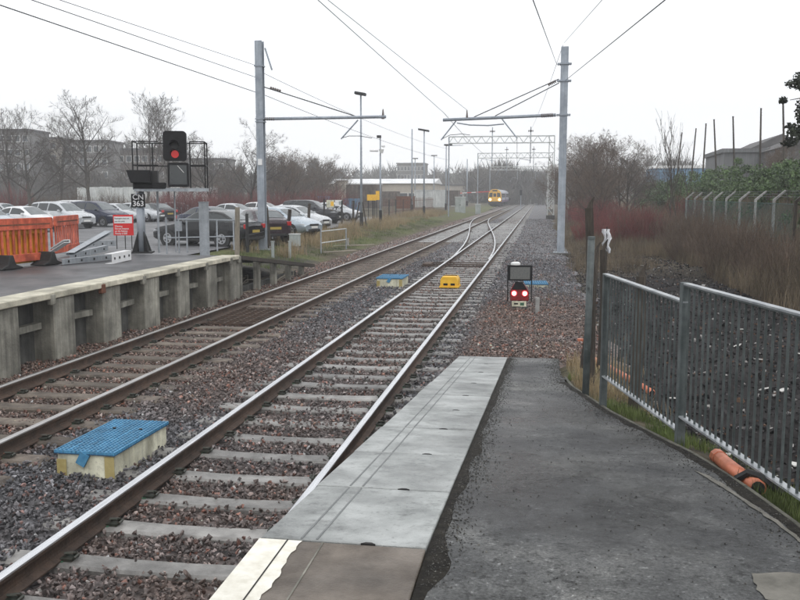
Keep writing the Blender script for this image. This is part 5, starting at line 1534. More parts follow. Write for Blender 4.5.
for i in range(170):       # wooded hillside on the left
    px = rr_.uniform(-40, 330); Y = rr_.uniform(128, 205); p = PY(px, 180, Y); z0 = max(.3, (PY(px, 160 if px < 200 else 180, 190).z - 1) * min(1, max(0, (Y - 155) / 40)))
    sp_.append((p.x, Y, z0, rr_.uniform(5, 8)))
wood_mass('hillside_wood', sp_, 'bare woodland on the hillside behind the car park', 110)
sp_ = []
for i in range(90):       # dark clump behind the train
    px = rr_.uniform(468, 528); Y = rr_.uniform(228, 275); p = PY(px, 190, Y); h = (PY(500, 159 + abs(px - 500) * .35, Y).z) * rr_.uniform(.8, 1.05)
    sp_.append((p.x, Y, 0, h))
wood_mass('line_wood', sp_, 'dark bare trees massed behind the train', 170)
sp_ = []
for i in range(130):
    px = rr_.uniform(528, 600); Y = rr_.uniform(235, 330); p = PY(px, 190, Y); sp_.append((p.x, Y, 0, (PY(px, rr_.uniform(164, 176), Y).z)))
wood_mass('end_wood', sp_, 'hazy trees closing the end of the line', 110)
sp_ = []
for i in range(190):
    px = rr_.uniform(250, 480); Y = rr_.uniform(300, 375); p = PY(px, 180, Y); sp_.append((p.x, Y, 2, rr_.uniform(8, 13)))
for i in range(110):
    px = rr_.uniform(610, 820); Y = rr_.uniform(280, 375); p = PY(px, 180, Y); sp_.append((p.x, Y, 4, rr_.uniform(8, 13)))
wood_mass('far_wood', sp_, 'faint woodland along the skyline', 70)
# ------------------------------------------------------------------ cars
PAINT = {}
def paint_mat(name, c, metal=.35):
    if name not in PAINT:
        c2 = tuple(min(1, v * 1.12 + .004) for v in c)
        PAINT[name] = pmat('car_paint_' + name, c, c2, scale=1.2, rough=.22, rough2=.3, metal=metal, coat=.5 if max(c) > .1 else .2, spec=.5 if max(c) > .1 else .3, big=.06, bigscale=1.5)
    return PAINT[name]
CARS = {
 'saloon': dict(L=4.55, W=1.76, top=[(0, .60), (.12, .72), (.5, .82), (1.22, .93), (2.05, 1.38), (2.5, 1.43), (3.0, 1.42), (3.35, 1.36), (4.0, 1.03), (4.42, .98), (4.55, .80)], belt=.92, cowl=1.22, rf=2.05, rr=3.3, rb=4.0, wheels=(.86, 3.50), pillars=(2.75,)),
 'hatch': dict(L=4.05, W=1.72, top=[(0, .60), (.1, .72), (.4, .84), (1.02, .97), (1.75, 1.38), (2.2, 1.46), (3.0, 1.46), (3.45, 1.40), (3.9, 1.02), (4.0, .95), (4.05, .75)], belt=.95, cowl=1.02, rf=1.75, rr=3.45, rb=3.9, wheels=(.80, 3.32), pillars=(2.45,)),
 'mpv': dict(L=4.35, W=1.80, top=[(0, .68), (.1, .82), (.4, .93), (.95, 1.05), (1.75, 1.56), (2.2, 1.66), (3.4, 1.66), (4.0, 1.60), (4.25, 1.12), (4.32, 1.0), (4.35, .8)], belt=1.02, cowl=.95, rf=1.75, rr=4.02, rb=4.25, wheels=(.82, 3.46), pillars=(2.45, 3.35)),
 'suv': dict(L=4.5, W=1.84, top=[(0, .72), (.08, .92), (.4, 1.03), (1.25, 1.12), (1.95, 1.60), (2.4, 1.70), (3.6, 1.69), (4.2, 1.63), (4.4, 1.15), (4.47, 1.0), (4.5, .8)], belt=1.08, cowl=1.25, rf=1.95, rr=4.2, rb=4.4, wheels=(.88, 3.55), pillars=(2.65, 3.5)),
}
def car(kind, paint, p, heading, label, group=None):
    K = CARS[kind]; L, W = K['L'], K['W']
    tx = np.array([a for a, b in K['top']]); tzz = np.array([b for a, b in K['top']])
    def zt(x):
        return float(np.mean([np.interp(np.clip(x + d, 0, L), tx, tzz) for d in (-.06, -.03, 0, .03, .06)]))
    def wb(x):
        e = min(x, L - x); return W / 2 * (1 - .20 * max(0, 1 - e / .55) ** 2.2)
    def zs(x):
        e = min(x, L - x); return .20 + .10 * max(0, 1 - e / .4) ** 1.5
    def zb(x): return min(K['belt'] + .05 * (x / L), zt(x) - .05)
    def sec(x):
        w, t_, b_, s_ = wb(x), zt(x), zb(x), zs(x)
        cf = min(1, max(0, (t_ - b_ - .05) / .34)); wt = w * .86 * (1 - cf) + .615 * W / 1.76 * cf
        P = [(w * .80, s_), (w * .965, s_ + .03), (w, s_ + .22), (w * 1.0, (s_ + b_) / 2 + .08), (w * .975, b_)]
        for q in (.33, .66, 1.0):
            P.append((w * .965 + (wt - w * .965) * q, b_ + .012 + (t_ - .055 - b_ - .012) * (q ** .92)))
        P += [(wt * .9, t_ - .02), (wt * .5, t_), (0, t_ + .008)]
        return P
    t = thing('parked_car', p, label, 'car', heading, group)
    X = lambda s_: L / 2 - s_
    st = sorted(set([0, .03, .08, .16, .28, L - .03, L - .08, L - .16, L - .28, L] + list(np.linspace(.4, L - .4, 22)) + [K['cowl'], K['rf'], K['rr'], K['rb']]))
    rows = []
    for x in st:
        P = sec(x); full = [(X(x), y_, z_) for y_, z_ in P] + [(X(x), -y_, z_) for y_, z_ in P[-2::-1]]
        rows.append(full)
    mb = MB().grid(rows)
    mb.add(rows[0], [tuple(range(len(rows[0])))]); mb.add(rows[-1], [tuple(range(len(rows[0])))])
    mb.build('body', paint, t, smooth=True)
    # side windows
    edges = [K['cowl'] + .22] + list(K['pillars']) + [K['rb'] - .12]
    for sgn in (-1, 1):
        for a_, b_ in zip(edges[:-1], edges[1:]):
            rows = []
            for x in np.linspace(a_ + .045, b_ - .045, 7):
                P = sec(x); b0, r0 = P[4], P[7]
                if r0[1] - b0[1] < .09: continue
                row = []
                for q in (.10, .5, .90):
                    y_ = b0[0] + (r0[0] - b0[0]) * q + .012; z_ = b0[1] + (r0[1] - b0[1]) * q
                    row.append((X(x), sgn * y_, z_))
                rows.append(row)
            if len(rows) > 1: MB().grid(rows).build('side_window', 'car_glass', t, smooth=True)
    def screen(x0, x1, name):
        rows = []
        for x in np.linspace(x0, x1, 7):
            P = sec(x); wt = P[8][0]; row = []
            for q in (-.92, -.5, 0, .5, .92):
                z_ = np.interp(abs(q) * wt, [0, P[9][0], P[8][0]], [P[10][1], P[9][1], P[8][1]])
                row.append((X(x), q * wt, z_ + .012))
            rows.append(row)
        MB().grid(rows).build(name, 'screen_glass', t, smooth=True)
    screen(K['cowl'] + .05, K['rf'] - .03, 'windscreen'); screen(K['rr'] + .06, K['rb'] - .04, 'rear_window')
    # wheels
    for x in K['wheels']:
        for sgn in (-1, 1):
            n = 20; y0 = sgn * (W / 2 - .17); y1 = sgn * (W / 2 + .006)
            c_ = (X(x), .305)
            def ring(r_): return [(c_[0] + r_ * math.cos(2*math.pi*k/n), c_[1] + r_ * math.sin(2*math.pi*k/n)) for k in range(n)]
            MB().prism(ring(.375), 1, sgn * (W / 2 - .10), sgn * (W / 2 + .002)).build('wheel_arch', 'trim', t)
            wh = MB().prism(ring(.31), 1, y0, y1).build('wheel', 'tyre', t, bevel=.02)
            rim = MB().prism(ring(.205), 1, y1, y1 + sgn * .006).build('rim', 'rim', wh)
            MB().prism(ring(.06), 1, y1 + sgn * .0065, y1 + sgn * .012).build('hub', 'trim', wh)
            for k in range(5):
                a_ = 2 * math.pi * (k + .5) / 5; q = (c_[0] + .13 * math.cos(a_), y1 + sgn * .008, c_[1] + .13 * math.sin(a_))
                MB().tube([(q[0], y1 + sgn * .0062, q[2]), (q[0], y1 + sgn * .0085, q[2])], .042, 6).build('spoke_gap', 'trim', wh)
    # lamps, bumpers, plates, mirrors
    zf = zt(.12)
    for sgn in (-1, 1):
        rows = []
        for x in (.05, .14, .26, .42):
            w = wb(x); rows.append([(X(x) + .012, sgn * (w * .70), zf - .10 + .02 * x), (X(x) + .014, sgn * (w * .93 + .008), zf - .16), (X(x) + .010, sgn * (w * .985 + .010), zf - .10), (X(x) + .008, sgn * (w * .95 + .004), min(zf - .015, zt(x) - .055))])
        MB().grid(rows).build('headlight', 'lens', t, smooth=True)
        zr_ = K['belt'] - .04
        MB().box(X(L) - .008, X(L) + .10, sgn * (wb(L - .05) * .74), sgn * (wb(L - .05) * 1.012), zr_ - .16, zr_ + .02).build('tail_light', 'tail', t, bevel=.015)
        xm = K['cowl'] + .38
        MB().cbox((X(xm), sgn * (W / 2 + .08), K['belt'] + .07), (.10, .19, .13)).build('mirror', paint, t, bevel=.03)
        for k_, a_ in enumerate(edges[:-1]):
            xh = edges[k_ + 1] - .22
            if k_ < 2: MB().cbox((X(xh), sgn * (W / 2 - .004), K['belt'] - .09), (.17, .03, .03)).build('door_handle', 'trim' , t)
        for x_ in edges[1:-1] + [edges[0] + .02]:
            y_ = sec(x_)[3][0]
            MB().bar((X(x_), sgn * (y_ + .001), .33), (X(x_), sgn * (sec(x_)[4][0] + .001), K['belt'] - .02), .010, .008).build('door_seam', 'trim', t)
        MB().box(X(K['wheels'][1] - .42), X(K['wheels'][0] + .42), sgn * (W / 2 - .03), sgn * (W / 2 + .006), .21, .29).build('sill_trim', 'trim', t, bevel=.006)
    MB().box(X(0) - .004, X(0) + .02, -.36, .36, zf - .17, zf - .07).build('grille', 'trim', t, bevel=.01)
    MB().box(X(0) - .004, X(0) + .022, -.48, .48, .30, .40).build('lower_grille', 'trim', t, bevel=.01)
    MB().box(X(0) + .022, X(0) + .03, -.26, .26, .43, .54).build('front_plate', 'plate_w', t)
    MB().box(X(L) - .03, X(L) - .015, -.26, .26, .56, .67).build('rear_plate', 'plate_y', t)
    MB().box(X(L) - .02, X(L) + .01, -.6, .6, .28, .38).build('rear_bumper_trim', 'trim', t, bevel=.01)
    return t
sil = paint_mat('silver', (.46, .48, .50)); whi = paint_mat('white', (.68, .69, .70), .0); blk = paint_mat('black', (.006, .0065, .0075), 0); drk = paint_mat('charcoal', (.022, .023, .028), 0)
blu = paint_mat('pale_blue_silver', (.36, .42, .47)); mar = paint_mat('dark_plum', (.035, .02, .026)); nav = paint_mat('navy', (.02, .025, .05))
R_ = math.radians
def car_px(kind, paint, px, py, hd, label, z=CPZ):
    p = PZ(px, py, z); return car(kind, paint, (p.x, p.y, z), R_(hd), label)
car_px('saloon', blk, 209, 245, 166, 'black saloon parked side on beside the handrail')
car_px('saloon', mar, 258, 240, 128, 'dark plum saloon with red tail lights behind the mast')
car_px('hatch', blu, 282, 236, -22, 'pale silver blue hatchback facing the fence beside the mast')
car_px('hatch', sil, 297, 230, -18, 'silver hatchback just beyond the pale blue one')
car_px('suv', drk, 312, 223, -8, 'tall dark off roader at the far end of the row')
car_px('saloon', nav, 213, 232, -28, 'dark navy saloon behind the black saloon')
car_px('hatch', sil, 182, 219, 14, 'silver hatchback beyond the signal ladder')
car_px('saloon', drk, 153, 221, 150, 'charcoal saloon seen behind the signal post')
car_px('saloon', sil, 118, 222, -14, 'silver saloon behind the red warning board')
car_px('mpv', nav, 98, 226, -18, 'dark people carrier between two silver cars')
car_px('mpv', sil, 62, 228, -18, 'silver people carrier below the wide bare tree')
car_px('saloon', whi, 28, 231, -16, 'white saloon behind the orange barrier')
car_px('hatch', blu, -14, 234, -16, 'pale hatchback at the end of the row by the orange barrier')
car_px('hatch', whi, 265, 219, -10, 'white hatchback in the far row behind the mast')
car_px('hatch', sil, 141, 221.5, -12, 'silver hatchback tucked between the warning board and the signal post')
car_px('saloon', sil, 236, 222, -14, 'silver saloon behind the dark navy one')
car_px('saloon', whi, 297, 222, -10, 'white saloon in the far row beyond the silver hatchback')
car_px('hatch', sil, 336, 220.5, -8, 'silver hatchback nose out past the dark off roader')
car_px('saloon', blu, 44, 221.5, -14, 'pale blue saloon behind the silver people carrier')
car_px('hatch', sil, 4, 222.5, -14, 'silver hatchback in the far row behind the white saloon')
car_px('mpv', whi, 80, 221.5, -14, 'white people carrier in the far row behind the dark one')
# ------------------------------------------------------------------ boundary fence of timber and steel posts
fence_pts = [(237, 250, .70, 'wood_pale'), (247.5, 247, .62, 'trim'), (269.5, 243, .55, 'wood'), (287, 243, .42, 'wood'), (308, 233, .45, 'wood'), (324, 226, .5, 'trim'), (342, 225, .42, 'trim'), (353, 223, .42, 'wood'), (373, 220, .4, 'trim'), (389, 217.5, .4, 'trim'), (396, 216, .4, 'trim'), (403, 214.5, .4, 'trim'), (411, 213.5, .4, 'trim')]
fp_ = [PZ(a, b, z) for a, b, z, m in fence_pts]
bf = thing('boundary_fence', fp_[2], 'leaning posts with strained wires along the car park edge', 'fence')
o0 = Vector(bf.location)
hts = [1.45, 1.25, 1.5, 1.5, 1.65, 1.8, 1.75, 1.7, 1.7, 1.7, 1.7, 1.7, 1.7]
lean = [.05, .0, -.12, .16, .1, .03, .02, .06, 0, .01, -.02, .02, 0]
tops = []
for p, h, l_, (a, b, z, m) in zip(fp_, hts, lean, fence_pts):
    q = p + Vector((l_, 0, h)); tops.append(q)
    MB().tube([p - o0 - Vector((0, 0, .2)), q - o0], .085 if 'wood' in m else .06, 7).build('post', m, bf)
for k in range(1, len(fp_) - 1):
    for f_ in (.35, .62, .9): MB().tube([fp_[k].lerp(tops[k], f_) - o0, fp_[k+1].lerp(tops[k+1], f_) - o0], .006, 4).build('strand', 'wire', bf)
# rusty palisade fence further on
pal = thing('palisade_fence', (-15.3, 92, .5), 'rusty brown palisade fence before the white container', 'fence')
for k in range(44):
    y_ = 84 + k * 1.05 - 92; x_ = -.2 + (y_) * -.012 + .5
    MB().bar((x_, y_, -.2), (x_ + rng.uniform(-.02, .02), y_, 1.7 + rng.uniform(-.06, .06)), .09, .03, (1, 0, 0)).build('pale', 'rust', pal)
for z_ in (.35, 1.4): MB().bar((-.2 + 8 * .012 + .5, -8, z_), (-.2 - 37 * .012 + .5, 37.5, z_), .05, .05).build('rail', 'rust', pal)
# small steel things on the verge by the mast
def stub(px, py, z, h, w, label, mat='cabinet'):
    p = PZ(px, py, z); t = thing('marker_post', p, label, 'post')
    MB().box(-w/2, w/2, -w/2, w/2, -.1, h).build('shaft', mat, t, bevel=.01)
    MB().box(-w/2 - .015, w/2 + .015, -w/2 - .015, w/2 + .015, h, h + .03).build('cap', mat, t)
stub(273, 258, .15, .62, .10, 'short green grey marker post in front of the mast')
stub(290, 257, .15, .60, .09, 'short pale marker post beside the lineside case')
stub(348, 246, .1, .35, .08, 'small pale stub in the verge grass', 'conc_post')
p = PZ(295, 249, .25); t = thing('lineside_case', p, 'small grey lineside case on the verge', 'cabinet', rz=.1)
MB().box(-.22, .22, -.15, .15, .12, .62).build('case', 'cabinet', t, bevel=.015)
MB().box(-.24, .24, -.17, .17, .62, .66).build('lid', 'lightgrey', t)
for sx in (-.15, .15): MB().box(sx - .03, sx + .03, -.03, .03, -.15, .12).build('leg', 'galv', t)
p = PZ(321, 250, .2); t = thing('handrail', p, 'short pale handrail on the verge beyond the lineside case', 'handrail')
for (dx, h_) in ((0, .95), (1.0, .8)): MB().tube([(dx * .4, dx * 3.2, -.15), (dx * .4, dx * 3.2, h_)], .03, 6).build('post', 'galv', t)
for h_ in (.3, .8): MB().tube([(0, 0, h_), (.4, 3.2, h_)], .025, 6).build('rail', 'lightgrey', t)
for (px, py, ln, a_, lab) in ((340, 252, 1.6, .9, 'weathered grey plank lying in the verge grass'), (352, 246, 2.2, 1.2, 'longer pale plank lying farther along the verge')):
    p = PZ(px, py, .1); o = MB().box(-.11, .11, -ln/2, ln/2, 0, .05).build('plank', 'wood_pale', None, p, (.02, .03, -a_), bevel=.006); tag(o, lab, 'plank')
# tangled dead cables under the far platform ramp
cb = MB(); q = random.Random(4)
for k in range(14):
    y0 = q.uniform(20.8, 26); pts = [Vector((-7.9 + q.uniform(-.5, .5), y0, -.05))]
    for j in range(5): pts.append(pts[-1] + Vector((q.gauss(0, .18), q.uniform(-.1, .55), q.gauss(.02, .10))))
    for v in pts: v.z = max(-.04, min(.4, v.z))
    cb.tube(pts, q.uniform(.012, .03), 5)
tag(cb.build('dead_branches', 'wood_pale'), 'tangle of dead sticks and cable under the platform ramp', 'debris', kind='stuff')

# ------------------------------------------------------------------ cranked concrete post fence on the right
cf = thing('wire_fence', (7.1, 33, 0), 'chain link fence on cranked concrete posts below the bank', 'fence')
cpx = [(26.3 + 2.36 * k) for k in range(9)]
pm = MB().prism([(-.038, -.4), (.038, -.4), (.038, 2.36), (.35, 2.66), (.315, 2.70), (-.038, 2.40)], 1, -.038, .038)
ME_CP = pm.mesh('post', 'conc_post', bevel=.01); ME_CPD = pm.mesh('post', 'wood', bevel=.01)
for k, y_ in enumerate(cpx): inst('post', ME_CPD if k == 0 else ME_CP, cf, (0, y_ - 33, float(gz(7.1, y_))*.3), (0, 0, .06 * math.sin(k * 3)))
V, F = [], []
mesh_wires = MB()
y0, y1, H_ = -6.7, 12.2, 2.3
n = int((y1 - y0 + H_) / .11)
for k in range(n):
    for sgn in (1, -1):
        a0 = y0 - H_ + k * .11; lo = max(0, y0 - a0); hi = min(H_, y1 - a0)
        if hi - lo < .05: continue
        f_ = (lambda t: a0 + t) if sgn > 0 else (lambda t: (y0 + y1) - (a0 + t))
        mesh_wires.tube([(-.06 + .004 * sgn, f_(lo), lo + .02), (-.06 + .004 * sgn, f_(hi), hi + .02)], .0024, 3, cap=False)
tag(mesh_wires.build('chain_link_mesh', 'wire_green', cf, fix=False), kind='stuff')
for z_ in (.1, 1.2, 2.3): MB().tube([(-.05, y0, z_), (-.05, y1, z_)], .006, 4).build('strand', 'wire_green', cf)
for q_ in (.1, .2, .3): MB().tube([(q_, y0, 2.42 + q_ * .85), (q_, y1, 2.42 + q_ * .85)], .006, 4).build('barbed_strand', 'wire', cf)
# tall slim poles behind the hedge
for i, ((px, pt), (qx, pb)) in enumerate((((682, 133), (678, 167)), ((696, 129), (692, 170)), ((706, 124), (703, 170)), ((714, 120), (716, 167)), ((733, 117), (734, 162)), ((761, 109), (760, 160)), ((783, 101), (784, 157)))):
    Y = 80 - i * 4.5; a = PY(px, pt, Y); b_ = PY(qx, pb, Y); g0 = float(gz(b_.x, Y)); d = (b_ - a); b_ = a + d * ((g0 - a.z) / d.z)
    t = thing('slim_pole', b_, ('slim dark pole behind the evergreen hedge, farthest from the grey shed', 'slim dark pole behind the hedge, second in the row', 'slim dark pole behind the hedge, third in the row', 'slim dark pole behind the hedge, fourth and middle of the row', 'slim dark pole behind the hedge before the flat shed wall', 'slim dark pole behind the hedge before the shed gable', 'slim dark pole behind the hedge beside the evergreen tree')[i], 'pole', group='slim poles behind the hedge')
    MB().tube([(0, 0, -.2), (a - b_) * .5, (a - b_)], [.075, .065, .05], 7).build('shaft', 'wood', t)
    MB().tube([(a - b_) - Vector((0, 0, .02)), (a - b_) + Vector((0, 0, .05))], .06, 7).build('cap', 'trim', t)

# ------------------------------------------------------------------ buildings
def building(loc, rz, w, d, h, label, wall='wallgrey', roof='flat', roof_mat='roofdark', rows=0, cols=0, ridge=2.0, win=(1.2, 1.3), name='building', side='front', frames=True):
    t = thing(name, loc, label, 'building', rz)
    MB().box(-w/2, w/2, 0, d, -2, h).build('wall', wall, t)
    if roof == 'flat': MB().box(-w/2 - .25, w/2 + .25, -.25, d + .25, h + .003, h + .4).build('roof', roof_mat, t)
    elif roof == 'gable': MB().prism([(-w/2 - .3, h + .004), (w/2 + .3, h + .004), (0, h + ridge)], 1, -.3, d + .3).build('roof', roof_mat, t)
    elif roof == 'long': MB().prism([(-.4, h + .004), (d + .4, h + .004), (d * .6, h + ridge)], 0, -w/2 - .4, w/2 + .4).build('roof', roof_mat, t)
    for r0 in range(rows):
        for c0 in range(cols):
            x_ = -w/2 + (c0 + .5) * w / cols; z_ = h - (r0 + .55) * (h / rows)
            f = MB().box(x_ - win[0]/2, x_ + win[0]/2, -.05, -.004, z_ - win[1]/2, z_ + win[1]/2).build('window', 'winframe', t)
            MB().box(x_ - win[0]/2 + .1, x_ + win[0]/2 - .1, -.07, -.051, z_ - win[1]/2 + .1, z_ + win[1]/2 - .1).build('pane', 'winpane', f)
    return t
def bpx(px, Y): return PY(px, 190, Y).x
# flats up the hillside on the left
def flats(px0, px1, ptop, Y, hgt, rows, cols, label, wall='wallgrey'):
    x0, x1 = bpx(px0, Y), bpx(px1, Y); zt_ = PY((px0 + px1) / 2, ptop, Y).z
    building(((x0 + x1) / 2, Y, zt_ - hgt), .12, x1 - x0, 9, hgt, label, wall=wall, rows=rows, cols=cols)
flats(-22, 30, 131, 158, 8.0, 3, 7, 'grey flat roofed block of flats up the hillside behind the white car')
flats(37, 58, 139, 172, 7.5, 3, 3, 'grey brown block of flats behind the wide bare tree', 'wallbeige')
flats(66, 108, 142, 162, 7.5, 3, 6, 'grey stepped block of flats next to the signal cage')
flats(112, 172, 150, 170, 6.5, 2, 8, 'long low block of flats behind the signal cage', 'clutter')
flats(174, 225, 160, 176, 5.0, 2, 6, 'lowest grey block of flats at the foot of the hillside')
# pale wall along the slope behind the car park
x0, x1 = bpx(60, 100), bpx(205, 100)
t = thing('garden_wall', ((x0 + x1) / 2, 104, .4), 'long pale wall behind the shrubs of the car park', 'wall')
for k in range(12):
    xa_ = (x0 - x1) / 2 + (x1 - x0) * k / 12; MB().box(xa_ + .02, xa_ + (x1 - x0) / 12 - .02, 0, .2, 0, 3.1 + .05 * (k % 3)).build('panel', 'lightgrey', t)
# long warehouse with a pale roof, office block behind
x0, x1 = bpx(326, 165), bpx(432, 165)
z_e = PY(380, 183.5, 165).z; z_r = PY(380, 178, 165).z
building(((x0 + x1) / 2, 165, .3), 0, x1 - x0, 14, z_e - .3, 'long beige warehouse with a pale roof beyond the yard', 'wallbeige', 'long', 'roofwhite', 1, 9, z_r - z_e, (2.2, 1.4), 'warehouse')
x0, x1 = bpx(397, 300), bpx(424, 300)
building(((x0 + x1) / 2, 300, -1), 0, x1 - x0, 10, PY(410, 164, 300).z + 1, 'grey many windowed office block in the haze', 'wallgrey', 'flat', 'wallgrey', 5, 8, 0, (.9, 1.5), 'office_block')
x0, x1 = bpx(436, 250), bpx(468, 250)
building(((x0 + x1) / 2, 250, 0), 0, x1 - x0, 10, 5.2, 'low grey building with a strip of windows right of the office block', 'wallbeige', 'flat', 'roofdark', 1, 7, 0, (1.0, 1.0))
# sheds on the right
x0, x1 = bpx(723, 92), bpx(772, 92); zt_ = PY(745, 152.5, 92).z; g0 = 1.2
building(((x0 + x1) / 2, 92, g0), -.05, x1 - x0, 14, zt_ - g0, 'flat fronted grey clad shed behind the slim poles', 'shed', 'flat', 'shed', name='shed')
x0, x1 = bpx(752, 99), bpx(806, 99); z_e = PY(775, 148, 99).z; z_r = PY(776, 134, 99).z
building(((x0 + x1) / 2, 99, g0), -.05, x1 - x0, 18, z_e - g0, 'grey gabled shed rising above the flat fronted shed', 'shed', 'gable', 'roofdark', 1, 3, z_r - z_e, (2.2, 1.0), 'shed')
x0, x1 = bpx(788, 80), bpx(850, 80); z_e = PY(800, 146, 80).z; z_r = PY(800, 132, 80).z
building(((x0 + x1) / 2, 80, g0), -.05, x1 - x0, 18, z_e - g0, 'nearer grey gabled shed half hidden by the evergreen tree', 'shed', 'gable', 'roofdark', 1, 3, z_r - z_e, (2.0, 1.0), 'shed')
x0, x1 = bpx(652, 135), bpx(706, 135); zt_ = PY(680, 165.5, 135).z
building(((x0 + x1) / 2, 135, 1.0), 0, x1 - x0, 8, zt_ - 1.4, 'low blue clad building with a pale roof edge beyond the hedge', 'bluewall', 'flat', 'roofwhite', 1, 6, 0, (1.4, .8), 'blue_building')
# pale shrub tops by the shed
for i, (px, Y, pt) in enumerate(((768, 66, 150), (786, 62, 146), (800, 58, 142))):
    x_ = bpx(px, Y); tree_px('dense', px, float(gz(x_, Y)), Y, pt, i * 2.0, 'twiggy bare tree in front of the sheds', 'twiggy trees before the sheds', wide=1.3)

# ------------------------------------------------------------------ lamps, cameras and poles of the yard
def lamp(px, pb, pt, zb, head, label, r=.07, Y=None):
    b_ = PZ(px, pb, zb) if Y is None else Vector((bpx(px, Y), Y, zb)); h = PY(px, pt, b_.y).z - zb
    t = thing('lamp_post', b_, label, 'lamp post')
    MB().tube([(0, 0, -.2), (0, 0, h * .5), (0, 0, h)], [r * 1.3, r, r * .75], 8).build('column', 'mast', t, smooth=True)
    MB().tube([(0, 0, 0), (0, 0, .9)], r * 1.7, 8).build('base', 'trim', t)
    s_ = b_.y / FOC
    if head == 'flood': MB().box(-6 * s_, 5 * s_, -.25, .25, -.09, .09).build('floodlight', 'trim', t, (0, 0, h + .08), (0, .18, 0), bevel=.02)
    if head == 'arm':
        MB().tube([(0, 0, h - .1), (17 * s_, 0, h - .05)], .05, 6).build('arm', 'mast', t); MB().box(-.3, 6 * s_, -.15, .15, h - .1, h + .12).build('lantern', 'trim', t, bevel=.02)
    if head == 'grey': MB().box(-3 * s_, 3 * s_, -.2, .2, h, h + .16).build('lantern', 'trim', t, bevel=.02)
    return t, h
t, h = lamp(361.5, 226, 95, .5, 'flood', 'black lamp post with a tilted flat floodlight above the yard')
for sx in (-.5, .35): MB().bar((sx, 0, -.1), (sx * .25, 0, 1.6), .08, .08).build('prop', 'wood', t)
t, h = lamp(380.5, 222, 150, .5, 'none', 'pole carrying security cameras over the yard')
MB().tube([(0, 0, h), (0, 0, h + .9)], .05, 6).build('mast_tip', 'mast', t); MB().tube([(-.1, 0, h + .9), (-.1, 0, h + 1.1)], .18, 8).build('beacon', 'trim', t)
MB().tube([(.1, -.1, h - .25), (.1, -.1, h + .05)], [.12, .2], 10).build('dome_camera', 'beacon', t); MB().tube([(-.15, -.1, h - .05), (-.75, -.3, h - .05)], .09, 8).build('camera', 'white_sign', t)
MB().tube([(.15, -.1, h + .3), (.35, -.3, h + .25)], .09, 8).build('camera', 'white_sign', t)
lamp(412, 0, 129, .5, 'none', 'plain tall thin pole behind the white container', .09, 105)
lamp(424, 0, 131, .5, 'flood', 'tall lamp post with floodlight beside the white container', .08, 92)
lamp(434, 0, 156, .5, 'grey', 'short distant lamp post between the white container and the portal', .09, 155)
lamp(415, 0, 159, .5, 'grey', 'short distant lamp post beside the office block', .1, 150)
lamp(446, 0, 145, .5, 'arm', 'lamp post with a long bracket arm beside the nearest portal', .09, 122)
lamp(467, 0, 159, .5, 'none', 'plain distant mast left of the train', .12, 170)

# ------------------------------------------------------------------ yard: container, cabinet, boards, barrier, clutter
def crate(name, px0, px1, pt, pb, Y, depth, mat, label, cat, ribs=8, roof=None):
    a = PY(px0, pb, Y); b_ = PY(px1, pt, Y); z0 = min(a.z, .75); w = b_.x - a.x
    t = thing(name, ((a.x + b_.x) / 2, Y, z0), label, cat)
    MB().box(-w/2, w/2, 0, depth, 0, b_.z - z0).build('body', mat, t, bevel=.02)
    for k in range(ribs): MB().box(-w/2 + w * (k + .3) / ribs, -w/2 + w * (k + .7) / ribs, -.04, -.004, .1, b_.z - z0 - .1).build('rib', mat, t)
    MB().box(-w/2 - .04, w/2 + .04, -.06, depth + .04, b_.z - z0 + .003, b_.z - z0 + .1).build('roof', roof or mat, t)
    return t
crate('container', 414, 443.5, 190.5, 205, 128, 3, 'lightgrey', 'white container behind the rusty palisade fence', 'container', 9)
crate('container', 380, 397, 192, 204, 140, 3, 'clutter', 'dark rusty container left of the white one', 'container', 6)
crate('container', 444, 458, 191, 203, 150, 4, 'clutter', 'dark shed like container beside the level barrier', 'container', 5)
crate('container', 343, 357, 199.5, 209, 92, 2.4, 'bluewall', 'small blue container in the yard behind the notice boards', 'container', 5)
crate('skip', 318, 327, 197, 207, 88, 1.8, 'bluewall', 'blue skip beyond the dark off roader', 'skip', 4)
crate('yard_shed', 346, 377, 184.5, 199, 118, 4, 'clutter', 'low dark shed with a pale sloping roof in the yard', 'shed', 7, 'roofwhite')
crate('material_stack', 336, 345, 181, 188, 125, 2, 'wallbeige', 'tan stack of material on the dark shed', 'stack', 3)
crate('material_stack', 396, 413, 197, 206, 118, 2, 'rust', 'rusty stack of pallets behind the palisade fence', 'stack', 5)
cb_ = PZ(460, 213.5, .1); a = PY(455, 197, cb_.y); b_ = PY(465, 197, cb_.y)
t = thing('relay_cabinet', (cb_.x, cb_.y, 0), 'grey relay cabinet beside the far track before the train', 'cabinet')
w = b_.x - a.x
MB().box(-w/2, w/2, 0, .8, 0, a.z - .05).build('body', 'cabinet', t, bevel=.02); MB().box(-w/2 - .06, w/2 + .06, -.06, .86, a.z - .047, a.z + .04).build('roof', 'lightgrey', t)
for sx in (-1, 1): MB().box(sx * w * .25 - w * .22, sx * w * .25 + w * .22, -.03, -.003, .15, a.z - .2).build('door', 'cabinet', t)
MB().box(-.03, .06, -.05, -.031, a.z * .5, a.z * .5 + .2).build('handle', 'trim', t)
c2 = thing('relay_cabinet', (PY(478, 200, 118).x, 118, 0), 'smaller grey cabinet close to the front of the train', 'cabinet')
MB().box(-.35, .35, 0, .5, 0, 1.3).build('body', 'cabinet', c2, bevel=.02); MB().box(-.4, .4, -.05, .55, 1.303, 1.37).build('roof', 'lightgrey', c2); MB().box(-.3, .3, -.03, -.003, .1, 1.2).build('door', 'cabinet', c2)
